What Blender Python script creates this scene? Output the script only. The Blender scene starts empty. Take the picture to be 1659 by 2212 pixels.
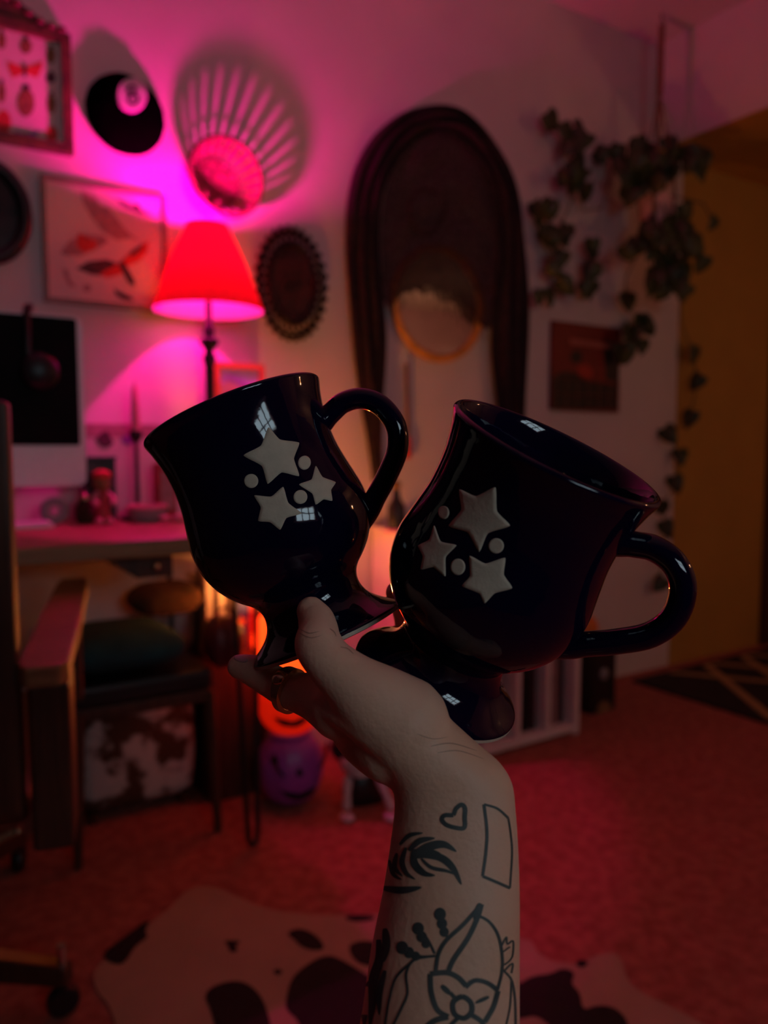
import bpy, bmesh, math, random
from mathutils import Vector, Matrix
from mathutils.bvhtree import BVHTree
from mathutils.geometry import tessellate_polygon

random.seed(7)
SC = bpy.context.scene
COL = SC.collection
V = Vector
PI = math.pi

# ------------------------------------------------------------------ camera
F = 1661.0
CAM = V((0.0, -2.07, 0.92))
YAW, PITCH = math.radians(32.4), math.radians(4.68)
FWD = V((math.sin(YAW) * math.cos(PITCH), math.cos(YAW) * math.cos(PITCH), -math.sin(PITCH)))
RGT = V((math.cos(YAW), -math.sin(YAW), 0))
UPV = RGT.cross(FWD)
cd = bpy.data.cameras.new('camera')
cd.sensor_fit = 'VERTICAL'
cd.sensor_height = 36.0
cd.lens = 36.0 * F / 2212.0
cd.clip_start = 0.02
cd.dof.use_dof = True
cd.dof.focus_distance = 0.345
cd.dof.aperture_fstop = cd.lens / 4.3
cam = bpy.data.objects.new('camera', cd)
COL.objects.link(cam)
cam.matrix_world = Matrix(((RGT.x, UPV.x, -FWD.x, CAM.x), (RGT.y, UPV.y, -FWD.y, CAM.y),
                           (RGT.z, UPV.z, -FWD.z, CAM.z), (0, 0, 0, 1)))
SC.camera = cam

# ------------------------------------------------------------------ world, exposure
SC.view_settings.view_transform = 'Standard'
SC.view_settings.look = 'None'
SC.view_settings.exposure = 0.0
SC.view_settings.gamma = 1.0
SC.view_settings.use_curve_mapping = False
w = bpy.data.worlds.new('dusk_sky')
SC.world = w
w.use_nodes = True
w.node_tree.nodes['Background'].inputs[0].default_value = (0.50, 0.66, 0.76, 1)
w.node_tree.nodes['Background'].inputs[1].default_value = 8.2
LAMP_W, PUMPKIN_E, FLOORLAMP_W = 28.0, 3.8, 4.8
PUMPKIN_W = 8.0


def ray(px, py):
    return FWD + RGT * ((px - 829.5) / F) + UPV * ((1106.0 - py) / F)


def P(px, py, d):
    return CAM + ray(px, py) * d


def W(px, py, off=0.0):          # point on the plane parallel to the back wall, off metres in front of it
    r = ray(px, py)
    return CAM + r * ((-off - CAM.y) / r.y)


def Zp(px, py, z):               # point on a level plane
    r = ray(px, py)
    return CAM + r * ((z - CAM.z) / r.z)


# ------------------------------------------------------------------ geometry collector
class G:
    def __init__(s):
        s.v, s.f = [], []

    def add(s, v, f):
        o = len(s.v)
        s.v += [V(p) for p in v]
        s.f += [tuple(i + o for i in q) for q in f]
        return s

    def box(s, a, b, M=None):
        x0, y0, z0 = a
        x1, y1, z1 = b
        v = [V(p) for p in ((x0, y0, z0), (x1, y0, z0), (x1, y1, z0), (x0, y1, z0), (x0, y0, z1), (x1, y0, z1), (x1, y1, z1), (x0, y1, z1))]
        if M is not None:
            v = [M @ p for p in v]
        return s.add(v, [(0, 3, 2, 1), (4, 5, 6, 7), (0, 1, 5, 4), (1, 2, 6, 5), (2, 3, 7, 6), (3, 0, 4, 7)])

    def rings(s, rings, closed=False, cap=True):
        n = len(rings[0])
        v = [p for r in rings for p in r]
        f = []
        m = len(rings)
        for i in range(m if closed else m - 1):
            j = (i + 1) % m
            for k in range(n):
                l = (k + 1) % n
                f.append((i * n + k, i * n + l, j * n + l, j * n + k))
        if cap and not closed:
            f.append(tuple(range(n - 1, -1, -1)))
            f.append(tuple((m - 1) * n + k for k in range(n)))
        return s.add(v, f)

    def tube(s, pts, r, n=8, closed=False, cap=True, dome=False):
        pts = [V(p) for p in pts]
        m = len(pts)
        rr = list(r) if isinstance(r, (list, tuple)) else [r] * m
        if dome:
            t0 = (pts[0] - pts[1]).normalized()
            t1 = (pts[-1] - pts[-2]).normalized()
            a, b = pts[0], pts[-1]
            ra, rb = rr[0], rr[-1]
            pre = [(a + t0 * ra * math.sin(q), ra * math.cos(q)) for q in (1.45, 1.1, .75, .4)]
            post = [(b + t1 * rb * math.sin(q), rb * math.cos(q)) for q in (.4, .75, 1.1, 1.45)]
            pts = [p for p, _ in pre] + pts + [p for p, _ in post]
            rr = [q for _, q in pre] + rr + [q for _, q in post]
            m = len(pts)
        nrm = None
        R = []
        for i in range(m):
            if closed:
                t = pts[(i + 1) % m] - pts[i - 1]
            else:
                t = pts[min(i + 1, m - 1)] - pts[max(i - 1, 0)]
            t.normalize()
            if nrm is None:
                nrm = t.orthogonal().normalized()
            nrm = (nrm - t * nrm.dot(t)).normalized()
            b = t.cross(nrm)
            R.append([pts[i] + (nrm * math.cos(2 * PI * k / n) + b * math.sin(2 * PI * k / n)) * rr[i] for k in range(n)])
        return s.rings(R, closed, cap)

    def lathe(s, prof, M=None, n=32, cap=True):
        M = M or Matrix()
        R = [[M @ V((r * math.cos(2 * PI * k / n), r * math.sin(2 * PI * k / n), z)) for k in range(n)] for r, z in prof]
        return s.rings(R, False, cap)

    def ell(s, c, r, M=None, n=16, m=9):
        c = V(c)
        prof = []
        R = []
        for i in range(m):
            t = -PI / 2 + PI * (i + .02 * (i == 0) - .02 * (i == m - 1)) / (m - 1)
            ring = []
            for k in range(n):
                q = V((r[0] * math.cos(t) * math.cos(2 * PI * k / n), r[1] * math.cos(t) * math.sin(2 * PI * k / n), r[2] * math.sin(t)))
                ring.append(c + (M @ q if M is not None else q))
            R.append(ring)
        return s.rings(R)

    def torus(s, c, R, r, ax, n=40, m=8, sx=1.0):
        ax = V(ax).normalized()
        u = ax.orthogonal().normalized()
        if abs(ax.y) > .9:
            u = V((1, 0, 0))
        v = ax.cross(u)
        return s.tube([V(c) + u * R * math.cos(2 * PI * k / n) + v * R * sx * math.sin(2 * PI * k / n) for k in range(n)], r, m, closed=True)

    def poly(s, pts, ext):
        """flat outline pts extruded by the vector ext"""
        pts = [V(p) for p in pts]
        ext = V(ext)
        n = len(pts)
        v = pts + [p + ext for p in pts]
        tri = tessellate_polygon([pts])
        f = [tuple(t) for t in tri] + [tuple(i + n for i in t[::-1]) for t in tri]
        f += [(i, (i + 1) % n, (i + 1) % n + n, i + n) for i in range(n)]
        return s.add(v, f)


WM = {}


def obj(name, g, mat, parent=None, smooth=False, bevel=0, M=None, share=None):
    if share is not None:
        me = share
    else:
        bm = bmesh.new()
        vs = [bm.verts.new(p) for p in g.v]
        for q in g.f:
            try:
                bm.faces.new([vs[i] for i in q])
            except ValueError:
                pass
        bmesh.ops.recalc_face_normals(bm, faces=bm.faces)
        if bevel:
            bmesh.ops.bevel(bm, geom=list(bm.edges), offset=bevel, segments=2, affect='EDGES', profile=.5)
        if M is None:
            xs = [p.co for p in bm.verts]
            lo = V((min(p.x for p in xs), min(p.y for p in xs), min(p.z for p in xs)))
            hi = V((max(p.x for p in xs), max(p.y for p in xs), max(p.z for p in xs)))
            M = Matrix.Translation(V(((lo.x + hi.x) / 2, (lo.y + hi.y) / 2, lo.z)))
            bmesh.ops.transform(bm, matrix=M.inverted(), verts=bm.verts)
        me = bpy.data.meshes.new(name)
        bm.to_mesh(me)
        bm.free()
        if smooth:
            for p in me.polygons:
                p.use_smooth = True
            if smooth != 'all':
                me.set_sharp_from_angle(angle=math.radians(50))
        me.materials.append(mat)
    o = bpy.data.objects.new(name, me)
    COL.objects.link(o)
    if parent is not None:
        o.parent = parent
        o.matrix_parent_inverse = WM[parent].inverted()
    o.matrix_basis = M
    WM[o] = M.copy()
    return o


def tag(o, label, cat, group=None):
    o['label'] = label
    o['category'] = cat
    if group:
        o['group'] = group
    return o


def thing(name, loc, label, cat, group=None):
    o = bpy.data.objects.new(name, None)
    o.empty_display_size = .05
    COL.objects.link(o)
    o.matrix_basis = Matrix.Translation(V(loc))
    WM[o] = o.matrix_basis.copy()
    return tag(o, label, cat, group)


def struct(name, g, mat, parent=None, bevel=0):
    o = obj(name, g, mat, parent, bevel=bevel)
    if parent is None:
        o['kind'] = 'structure'
    return o


# ------------------------------------------------------------------ materials
def mat(name, col, rough=.6, metal=0, var=0.0, vscale=20, bump=0.0, bscale=200, emit=None, estr=0, coat=0, spec=.5, col2=None, stretch=(1, 1, 1), sss=0, trans=0):
    m = bpy.data.materials.new(name)
    m.use_nodes = True
    nt = m.node_tree
    b = nt.nodes['Principled BSDF']
    b.inputs['Base Color'].default_value = (*col, 1)
    b.inputs['Roughness'].default_value = rough
    b.inputs['Metallic'].default_value = metal
    b.inputs['Specular IOR Level'].default_value = spec
    b.inputs['Coat Weight'].default_value = coat
    if coat:
        b.inputs['Coat Roughness'].default_value = .03
    if sss:
        b.inputs['Subsurface Weight'].default_value = sss
        b.inputs['Subsurface Radius'].default_value = (.006, .002, .001)
    if emit:
        b.inputs['Emission Color'].default_value = (*emit, 1)
        b.inputs['Emission Strength'].default_value = estr
    tc = nt.nodes.new('ShaderNodeTexCoord')
    mp = nt.nodes.new('ShaderNodeMapping')
    mp.inputs['Scale'].default_value = stretch
    nt.links.new(tc.outputs['Object'], mp.inputs[0])
    if var or col2:
        no = nt.nodes.new('ShaderNodeTexNoise')
        no.inputs['Scale'].default_value = vscale
        no.inputs['Detail'].default_value = 5
        nt.links.new(mp.outputs[0], no.inputs[0])
        cr = nt.nodes.new('ShaderNodeValToRGB')
        c2 = col2 or tuple(min(1, c * (1 + var)) for c in col)
        c1 = col if col2 else tuple(c * (1 - var) for c in col)
        cr.color_ramp.elements[0].position = .35
        cr.color_ramp.elements[1].position = .65
        cr.color_ramp.elements[0].color = (*c1, 1)
        cr.color_ramp.elements[1].color = (*c2, 1)
        nt.links.new(no.outputs['Fac'], cr.inputs[0])
        nt.links.new(cr.outputs[0], b.inputs['Base Color'])
    if bump:
        n2 = nt.nodes.new('ShaderNodeTexNoise')
        n2.inputs['Scale'].default_value = bscale
        n2.inputs['Detail'].default_value = 4
        nt.links.new(mp.outputs[0], n2.inputs[0])
        bp = nt.nodes.new('ShaderNodeBump')
        bp.inputs['Strength'].default_value = bump
        bp.inputs['Distance'].default_value = .004
        nt.links.new(n2.outputs['Fac'], bp.inputs['Height'])
        nt.links.new(bp.outputs[0], b.inputs['Normal'])
    return m


def translucent(name, col, tcol, fac=.5):
    m = bpy.data.materials.new(name)
    m.use_nodes = True
    nt = m.node_tree
    nt.nodes.remove(nt.nodes['Principled BSDF'])
    d = nt.nodes.new('ShaderNodeBsdfDiffuse')
    d.inputs[0].default_value = (*col, 1)
    t = nt.nodes.new('ShaderNodeBsdfTranslucent')
    t.inputs[0].default_value = (*tcol, 1)
    x = nt.nodes.new('ShaderNodeMixShader')
    x.inputs[0].default_value = fac
    nt.links.new(d.outputs[0], x.inputs[1])
    nt.links.new(t.outputs[0], x.inputs[2])
    nt.links.new(x.outputs[0], nt.nodes['Material Output'].inputs[0])
    return m


def sheer(name, col, opacity, scale):
    m = bpy.data.materials.new(name)
    m.use_nodes = True
    nt = m.node_tree
    b = nt.nodes['Principled BSDF']
    b.inputs['Base Color'].default_value = (*col, 1)
    b.inputs['Roughness'].default_value = .9
    tc = nt.nodes.new('ShaderNodeTexCoord')
    no = nt.nodes.new('ShaderNodeTexNoise')
    no.inputs['Scale'].default_value = scale
    no.inputs['Detail'].default_value = 3
    nt.links.new(tc.outputs['Object'], no.inputs[0])
    mr = nt.nodes.new('ShaderNodeMapRange')
    mr.inputs[1].default_value = .3
    mr.inputs[2].default_value = .7
    mr.inputs[3].default_value = opacity - .14
    mr.inputs[4].default_value = opacity + .14
    nt.links.new(no.outputs['Fac'], mr.inputs[0])
    nt.links.new(mr.outputs[0], b.inputs['Alpha'])
    return m


m_wall = mat('white_plaster', (.72, .66, .62), .8, var=.03, vscale=6, bump=.15, bscale=120)
m_warmtint = mat('warm_light_tinted_plaster', (.50, .29, .05), .8, var=.05, vscale=5, bump=.15, bscale=120)  # yellow hallway light and soft shade put into the plaster colour
m_darkened = mat('darkened_plaster', (.055, .040, .045), .85, var=.05, vscale=6, bump=.15, bscale=120)  # gloom behind the camera put into the wall colour, keeps glaze reflections black
m_mauve = mat('mauve_plaster', (.56, .40, .46), .85, var=.05, vscale=6)
m_ceil = mat('ceiling_plaster', (.70, .62, .60), .85, bump=.2, bscale=150)
m_carpet = mat('brown_carpet', (.32, .085, .054), 1, col2=(.47, .15, .10), vscale=38, bump=1.0, bscale=260)
m_glaze = mat('navy_glaze', (.0022, .0018, .016), .06, spec=.5, bump=.035, bscale=60)
m_clay = mat('unglazed_clay', (.60, .47, .35), .75, var=.08, vscale=120, bump=.1, bscale=700)
m_skin = mat('skin', (.80, .44, .29), .52, col2=(.86, .50, .35), vscale=22, bump=.12, bscale=420, sss=.12, spec=.35)
m_crease = mat('skin_crease', (.40, .19, .13), .7, var=.1)
m_nail = mat('nail', (.62, .36, .33), .25, coat=.4)
m_ink = mat('tattoo_ink', (.045, .055, .054), .6, col2=(.09, .098, .092), vscale=90)
m_brass = mat('brass', (.72, .58, .34), .24, 1, var=.1)
m_chrome = mat('chrome', (.75, .77, .8), .15, 1)
m_black = mat('black_plastic', (.012, .012, .014), .4, var=.2)
m_screen = mat('screen_glass', (.004, .0035, .004), .6, spec=.08, var=.1)
m_alu = mat('aluminium', (.88, .86, .88), .45, .05, var=.02, vscale=60)
m_white = mat('white_plastic', (.75, .72, .72), .5, var=.03)
m_wood = mat('desk_wood', (.26, .13, .055), .5, col2=(.36, .19, .085), vscale=9, stretch=(1, 14, 14), bump=.1, bscale=30)
m_dwood = mat('dark_wood', (.055, .020, .011), .45, col2=(.09, .034, .018), vscale=9, stretch=(14, 14, 1))
m_iron = mat('black_iron', (.015, .013, .013), .45, .4, var=.2)
m_paint = mat('white_painted_wood', (.84, .72, .68), .55, var=.04, vscale=15)
m_paper = mat('print_paper', (.70, .60, .54), .8, var=.04, vscale=8)
m_dframe = mat('dark_frame', (.07, .025, .02), .45, col2=(.16, .06, .035), vscale=40, bump=.3, bscale=80)
m_gframe = mat('pale_frame', (.26, .20, .16), .5, var=.1)
m_redframe = mat('red_orange_frame', (.60, .10, .03), .5, var=.15)
m_fuzz = mat('black_tufted_wool', (.0012, .001, .0012), 1, bump=.5, bscale=300, spec=.0)
m_fuzzw = mat('white_tufted_wool', (.75, .70, .72), 1, var=.15, vscale=160, bump=1, bscale=300)
m_plate = mat('rose_ceramic', (.20, .040, .055), .55, var=.3, vscale=30, bump=.3, bscale=45)
m_shadefab = translucent('red_lamp_shade_fabric', (.62, .05, .05), (.95, .05, .03), .46)
m_lining = translucent('white_shade_lining', (.80, .76, .78), (.80, .76, .78), .40)
m_mirror = mat('mirror_silver', (.78, .78, .78), .03, 1, var=.01)
m_ring = mat('honey_wood', (.66, .30, .05), .4, var=.2, vscale=30)
m_veil = mat('black_lace_cloth', (.022, .010, .010), .9, var=.4, vscale=60, bump=.6, bscale=120)
m_sheer = sheer('sheer_black_lace', (.03, .012, .012), .80, 110)
m_filig = mat('dark_bronze', (.014, .008, .007), .35, .5, var=.4, vscale=60, bump=.5, bscale=80)
m_darkpic = mat('dark_portrait', (.012, .006, .008), .25, col2=(.06, .022, .028), vscale=14, coat=.3)
m_album = mat('album_red', (.15, .005, .004), .5, col2=(.21, .008, .006), vscale=6)
m_albumdk = mat('album_black', (.012, .006, .006), .5, var=.3)
m_albumred = mat('album_figure_red', (.42, .018, .010), .5, var=.2)
m_albumtx = mat('album_pale_ink', (.42, .12, .09), .6, var=.1)
m_leaf = mat('pothos_leaf', (.030, .052, .016), .45, col2=(.05, .078, .025), vscale=15)
m_vine = mat('vine_stem', (.10, .09, .035), .7, var=.2)
m_cord = mat('jute_cord', (.24, .10, .055), .9, var=.2, vscale=90)
m_pot = mat('pale_pot', (.72, .40, .38), .5, var=.1)
m_hide = mat('cowhide_white', (.40, .27, .17), .9, var=.06, vscale=10, bump=.3, bscale=300)
m_hideb = mat('cowhide_black', (.008, .005, .004), .9, var=.3, vscale=40, bump=.3, bscale=300)
m_teal = mat('teal_velvet', (.010, .060, .070), .9, var=.2, vscale=15)
m_brownfur = mat('brown_fur', (.04, .015, .006), 1, col2=(.085, .034, .013), vscale=25, bump=1, bscale=120)
m_burg = mat('burgundy_leather', (.10, .012, .016), .5, var=.2)
m_orange = mat('orange_pumpkin_plastic', (.80, .22, .03), .5, var=.06)
m_red = mat('red_orange_bucket', (.80, .06, .02), .45, var=.06, emit=(1, .012, .001), estr=.42)  # emission stands in for lamp light glowing through the bucket
m_purple = mat('purple_bucket', (.36, .08, .46), .4, var=.08)
m_faceblk = mat('face_black', (.008, .006, .008), .6, var=.1)
m_glow = mat('glowing_pumpkin', (.85, .25, .05), .6, emit=(1, .032, .003), estr=PUMPKIN_E, var=.05)
m_green = mat('green_stem', (.07, .10, .025), .7, var=.2)
m_bone = mat('bone_white', (.62, .55, .55), .6, var=.1)
m_tan = mat('tan_weave', (.40, .26, .10), .95, var=.15, vscale=40)
m_blackweave = mat('black_weave', (.014, .010, .008), .95, var=.3, vscale=40)
m_pink = mat('pink_wax', (.70, .22, .30), .5, var=.05)
m_bulb = mat('magenta_bulb', (.9, .5, .8), .4, emit=(1, .0, .40), estr=6, var=.01)
m_wbulb = mat('warm_bulb', (.9, .7, .4), .4, emit=(1, .40, .14), estr=45, var=.01)
m_grey = mat('grey_ceramic', (.28, .27, .28), .5, var=.1)
m_bookw = mat('book_cream', (.62, .52, .46), .7, var=.08)
m_bookd = mat('book_dark', (.07, .03, .035), .7, var=.2)
m_bookb = mat('book_blue', (.03, .04, .30), .6, var=.1)
m_bookr = mat('book_red', (.42, .03, .05), .6, var=.1)
m_star = mat('book_gold_star', (.80, .42, .06), .5, var=.1)
m_inkred = mat('print_red', (.62, .05, .045), .8, var=.15, vscale=40)
m_inkbrn = mat('print_brown', (.24, .13, .05), .8, var=.3, vscale=60)
m_inkdk = mat('print_dark', (.09, .05, .055), .8, var=.3, vscale=50)
m_inkblu = mat('print_violet', (.25, .14, .42), .8, var=.2, vscale=40)
m_inkgry = mat('print_rose_grey', (.42, .24, .24), .8, var=.15, vscale=40)
m_lilac = mat('print_lilac', (.42, .30, .68), .7, var=.12, vscale=25)
m_pane = bpy.data.materials.new('window_glass')
m_pane.use_nodes = True
_n = m_pane.node_tree
_n.nodes.remove(_n.nodes['Principled BSDF'])
_t = _n.nodes.new('ShaderNodeBsdfTransparent')
_g = _n.nodes.new('ShaderNodeBsdfGlossy')
_g.inputs['Roughness'].default_value = .02
_x = _n.nodes.new('ShaderNodeMixShader')
_x.inputs[0].default_value = .06
_n.links.new(_t.outputs[0], _x.inputs[1])
_n.links.new(_g.outputs[0], _x.inputs[2])
_n.links.new(_x.outputs[0], _n.nodes['Material Output'].inputs[0])
# brown-and-white hide print for the pouffe
m_cowprint = mat('brown_white_hide', (.085, .036, .016), .95, col2=(.55, .50, .46), vscale=13, bump=.4, bscale=200)
for _q in m_cowprint.node_tree.nodes:
    if _q.type == 'VALTORGB':
        _q.color_ramp.elements[0].position = .48
        _q.color_ramp.elements[1].position = .57

# ------------------------------------------------------------------ room shell
XL, XR, YR = -1.25, 4.6, -3.3
XS = W(1420, 100).x
ZC = W(1420, 100).z
ZS = W(1414, 326).z
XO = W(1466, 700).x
struct('floor', G().box((XL - .1, YR - .1, -.1), (XR + .1, .1, 0)), m_carpet)
struct('wall_back', G().box((XL - .1, 0, 0), (XO, .1, ZC)), m_wall)
struct('wall_back_hallway', G().box((XO, -.004, 0), (XR, .1, ZC)), m_warmtint)  # continuation of the back wall, its warm light painted in as colour
struct('wall_left', G().box((XL - .1, YR, 0), (XL, 0, ZC)), m_darkened)
struct('wall_right', G().box((XR, YR, 0), (XR + .1, 0, ZC)), m_wall)
struct('ceiling', G().box((XL - .1, YR - .1, ZC), (XR + .1, .1, ZC + .1)), m_ceil)
struct('ceiling_lowered', G().box((XS, YR, ZS), (XR, -.0045, ZC)), m_wall)
struct('ceiling_tint_panel', G().box((XS + .004, -1.3, ZS - .006), (XR, -.0045, ZS)), m_warmtint)  # thin panel added to give the soffit underside the same light tint
wx0, wx1, wz0, wz1 = -.03, .72, 1.08, 1.62
struct('wall_rear', G().box((XL - .1, YR - .1, 0), (wx0, YR, ZC)).box((wx1, YR - .1, 0), (1.7, YR, ZC))
       .box((wx0, YR - .1, 0), (wx1, YR, wz0)).box((wx0, YR - .1, wz1), (wx1, YR, ZC)), m_darkened)
struct('wall_rear_hallway', G().box((1.7, YR - .1, 0), (XR + .1, YR, ZC)), m_mauve)
win = struct('window_1', G().box((wx0, YR - .09, wz0), (wx0 + .05, YR + .02, wz1)).box((wx1 - .05, YR - .09, wz0), (wx1, YR + .02, wz1))
             .box((wx0, YR - .09, wz1 - .05), (wx1, YR + .02, wz1)).box((wx0 - .05, YR - .09, wz0 - .03), (wx1 + .05, YR + .06, wz0 + .03)), m_paint)
for i in range(2):
    x = wx0 + (wx1 - wx0) * (i + 1) / 3
    obj('mullion', G().box((x - .018, YR - .07, wz0 + .03), (x + .018, YR - .02, wz1 - .05)), m_paint, win)
zm = (wz0 + wz1) / 2
for i in range(3):
    a = wx0 + (wx1 - wx0) * i / 3
    b = wx0 + (wx1 - wx0) * (i + 1) / 3
    obj('glazing_bar', G().box((a + .02, YR - .07, zm - .015), (b - .02, YR - .02, zm + .015)), m_paint, win)
    for z0, z1 in ((wz0 + .03, zm - .015), (zm + .015, wz1 - .05)):
        obj('pane', G().box((a + .018, YR - .05, z0), (b - .018, YR - .046, z1)), m_pane, win)
pl = bpy.data.lights.new('window_portal', 'AREA')
pl.shape = 'RECTANGLE'
pl.size, pl.size_y = wx1 - wx0, wz1 - wz0
pl.cycles.is_portal = True
po = bpy.data.objects.new('window_portal', pl)
COL.objects.link(po)
po.location = ((wx0 + wx1) / 2, YR - .11, zm)
po.rotation_euler = (PI / 2, 0, 0)   # shines along +Y, into the room

# door frame edge far right in the hallway
dx = W(1648, 1100).x
struct('trim_1', G().box((dx, -.03, 0), (dx + .09, -.0045, 2.05)), m_dwood)
struct('door_1', G().box((dx + .09, -.02, 0), (dx + .85, -.0045, 2.0)), m_dwood)

# ------------------------------------------------------------------ desk
DZ = .744
dxl, dxr = -.75, Zp(560, 1835, 0).x + .03
desk = thing('desk', ((dxl + dxr) / 2, -.22, 0), 'wooden desk with thick plank top and black hairpin legs against the wall', 'desk')
DF = -W(400, 1160, 0).y
r_ = Zp(400, 1160, DZ)
YF = r_.y - .005
obj('desk_top', G().box((dxl, YF, DZ - .035), (dxr, -.012, DZ)), m_wood, desk, bevel=.004)


def hairpin(x, y, sx, sy):
    b = V((x, y, .012))
    t1, t2 = V((x - .035 * sx, y + .015 * sy, DZ - .04)), V((x + .04 * sx, y + .06 * sy, DZ - .04))
    g = G().tube([t1, b + V((-.012 * sx, 0, .02)), b + V((-.004 * sx, 0, .0)), b + V((.006 * sx, 0, .0)), b + V((.014 * sx, .005 * sy, .02)), t2], .0065, 8)
    g.box((min(t1.x, t2.x) - .02, min(t1.y, t2.y) - .02, DZ - .04), (max(t1.x, t2.x) + .02, max(t1.y, t2.y) + .02, DZ - .035))
    obj('hairpin_leg', g, m_iron, desk, smooth=True)


hl = Zp(560, 1832, 0)
for x, y, sx, sy in ((hl.x - .015, hl.y, 1, 1), (hl.x - .05, -.08, 1, -1), (dxl + .08, YF + .05, -1, 1), (dxl + .08, -.08, -1, -1)):
    hairpin(x, y, sx, sy)
a, b = W(232, 1215, -YF - .05), W(376, 1215, -YF - .05)
dr = obj('drawer', G().poly([V((a.x, YF + .06, DZ - .036)), V((a.x + .06, YF + .06, DZ - .085)), V((b.x, YF + .06, DZ - .085)), V((b.x, YF + .06, DZ - .036))], (0, .25, 0)), m_dwood, desk)
obj('knob', G().ell(((a.x + b.x) / 2 + .03, YF + .052, DZ - .062), (.008, .008, .008)), m_brass, dr, smooth=True)

# ------------------------------------------------------------------ wall pictures


def wpoly(name, pts, off, m, parent, th=.001):
    return obj(name, G().poly([W(x, y, off) for x, y in pts], (0, th, 0)), m, parent)


def oval(cx, cy, rx, ry, n=18, rot=0):
    c, s = math.cos(rot), math.sin(rot)
    return [(cx + rx * math.cos(2 * PI * k / n) * c - ry * math.sin(2 * PI * k / n) * s, cy + rx * math.cos(2 * PI * k / n) * s + ry * math.sin(2 * PI * k / n) * c) for k in range(n)]


def rect_frame(t, x0, x1, z0, z1, wd, th, m, y=-.002, backm=None):
    f = obj('frame', G().box((x0, y - th, z0), (x0 + wd, y, z1)).box((x1 - wd, y - th, z0), (x1, y, z1))
            .box((x0 + wd, y - th, z0), (x1 - wd, y, z0 + wd)).box((x0 + wd, y - th, z1 - wd), (x1 - wd, y, z1)), m, t)
    obj('print', G().box((x0 + wd, y - th * .4, z0 + wd), (x1 - wd, y, z1 - wd)), backm or m_paper, t)
    return f


# insect print, top left
xr = W(155, 200, .02).x
zt, zb = W(155, 78, .02).z, W(153, 334, .02).z
t = thing('framed_picture', ((xr - .15), 0, zb), 'insect print in a dark ornate frame with carved crest, top left corner', 'picture')
fr = rect_frame(t, xr - .30, xr, zb, zt, .022, .026, m_dframe)
g = G()
obj('crest', G().poly([V((xr - .27, -.022, zt)), V((xr - .22, -.022, zt + .02)), V((xr - .17, -.022, zt + .05)), V((xr - .14, -.022, zt + .062)), V((xr - .11, -.022, zt + .045)), V((xr - .06, -.022, zt + .018)), V((xr - .01, -.022, zt))], (0, .014, 0)), m_dframe, fr, bevel=.002)
for k in range(11):
    q = k / 10
    obj('carved_leaf', G().ell((xr - .26 + .24 * q, -.026, zt + .006 + .04 * math.exp(-((q - .5) / .22) ** 2)), (.012, .008, .008)), m_dframe, fr, smooth=True)


def beetle(cx, cy, w_, h_, m, off):
    wpoly('insect_print', oval(cx, cy, w_, h_), off, m, t)
    wpoly('insect_head', oval(cx, cy - h_ * 1.1, w_ * .5, h_ * .25, 10), off, m_inkdk, t)


def moth(cx, cy, w_, h_, m, off):
    wpoly('moth_print', [(cx, cy - h_ * .2), (cx - w_, cy - h_), (cx - w_ * .95, cy - h_ * .1), (cx - w_ * .7, cy + h_), (cx, cy + h_ * .4), (cx + w_ * .7, cy + h_), (cx + w_ * .95, cy - h_ * .1), (cx + w_, cy - h_)], off, m, t)
    wpoly('moth_body', oval(cx, cy + h_ * .1, w_ * .1, h_ * .9, 10), off + .001, m_inkdk, t)


FO = .0135
beetle(56, 100, 13, 16, m_inkbrn, FO)
beetle(110, 120, 10, 17, m_inkbrn, FO)
moth(54, 150, 38, 18, m_inkred, FO)
beetle(110, 168, 11, 11, m_inkdk, FO)
beetle(56, 222, 19, 30, m_inkbrn, FO)
beetle(111, 225, 10, 20, m_inkbrn, FO)
beetle(4, 88, 9, 18, m_inkbrn, FO)
beetle(4, 200, 8, 22, m_inkbrn, FO)
wpoly('flower_print', oval(8, 264, 16, 26), FO, m_inkred, t)
wpoly('flower_print', oval(112, 290, 13, 18), FO, m_inkred, t)
moth(57, 291, 26, 9, m_inkblu, FO)

# bird print
x0, x1 = W(91, 510, .015).x, W(361, 540, .015).x
zt, zb = W(91, 376, .015).z, W(93, 650, .015).z
t = thing('framed_picture', ((x0 + x1) / 2, 0, zb), 'bird print with red and grey birds in a thin pale frame behind the lamp', 'picture')
rect_frame(t, x0, x1, zb, zt, .011, .018, m_gframe)
FO = .0105
wpoly('bird_print', [(175, 412), (205, 425), (225, 460), (262, 490), (280, 515), (255, 520), (222, 500), (198, 470), (180, 440)], FO, m_inkgry, t)
wpoly('bird_wing', [(205, 440), (235, 450), (275, 500), (300, 520), (260, 505), (225, 480)], FO + .001, m_inkgry, t)
wpoly('bird_print', [(250, 428), (268, 436), (285, 445), (298, 440), (302, 450), (325, 468), (308, 464), (288, 455), (275, 450), (262, 442)], FO, m_inkdk, t)
wpoly('bird_print', [(130, 545), (150, 520), (180, 505), (225, 510), (235, 522), (205, 540), (175, 552), (140, 552)], FO, m_inkgry, t)
wpoly('red_breast_print', [(168, 502), (185, 510), (210, 522), (205, 538), (180, 545), (165, 530)], FO + .001, m_inkred, t)
wpoly('bird_print', [(165, 580), (190, 565), (230, 560), (252, 568), (265, 590), (235, 598), (195, 592)], FO, m_inkdk, t)
wpoly('red_wing_print', [(215, 592), (245, 575), (265, 560), (285, 540), (310, 528), (322, 518), (318, 545), (300, 565), (275, 575), (262, 592), (232, 600)], FO + .001, m_inkred, t)
wpoly('bird_tail', [(255, 570), (268, 565), (290, 605), (292, 618), (278, 612)], FO + .002, m_inkdk, t)
wpoly('bird_wing', [(280, 548), (312, 522), (300, 545), (285, 556)], FO + .002, m_inkdk, t)
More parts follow.
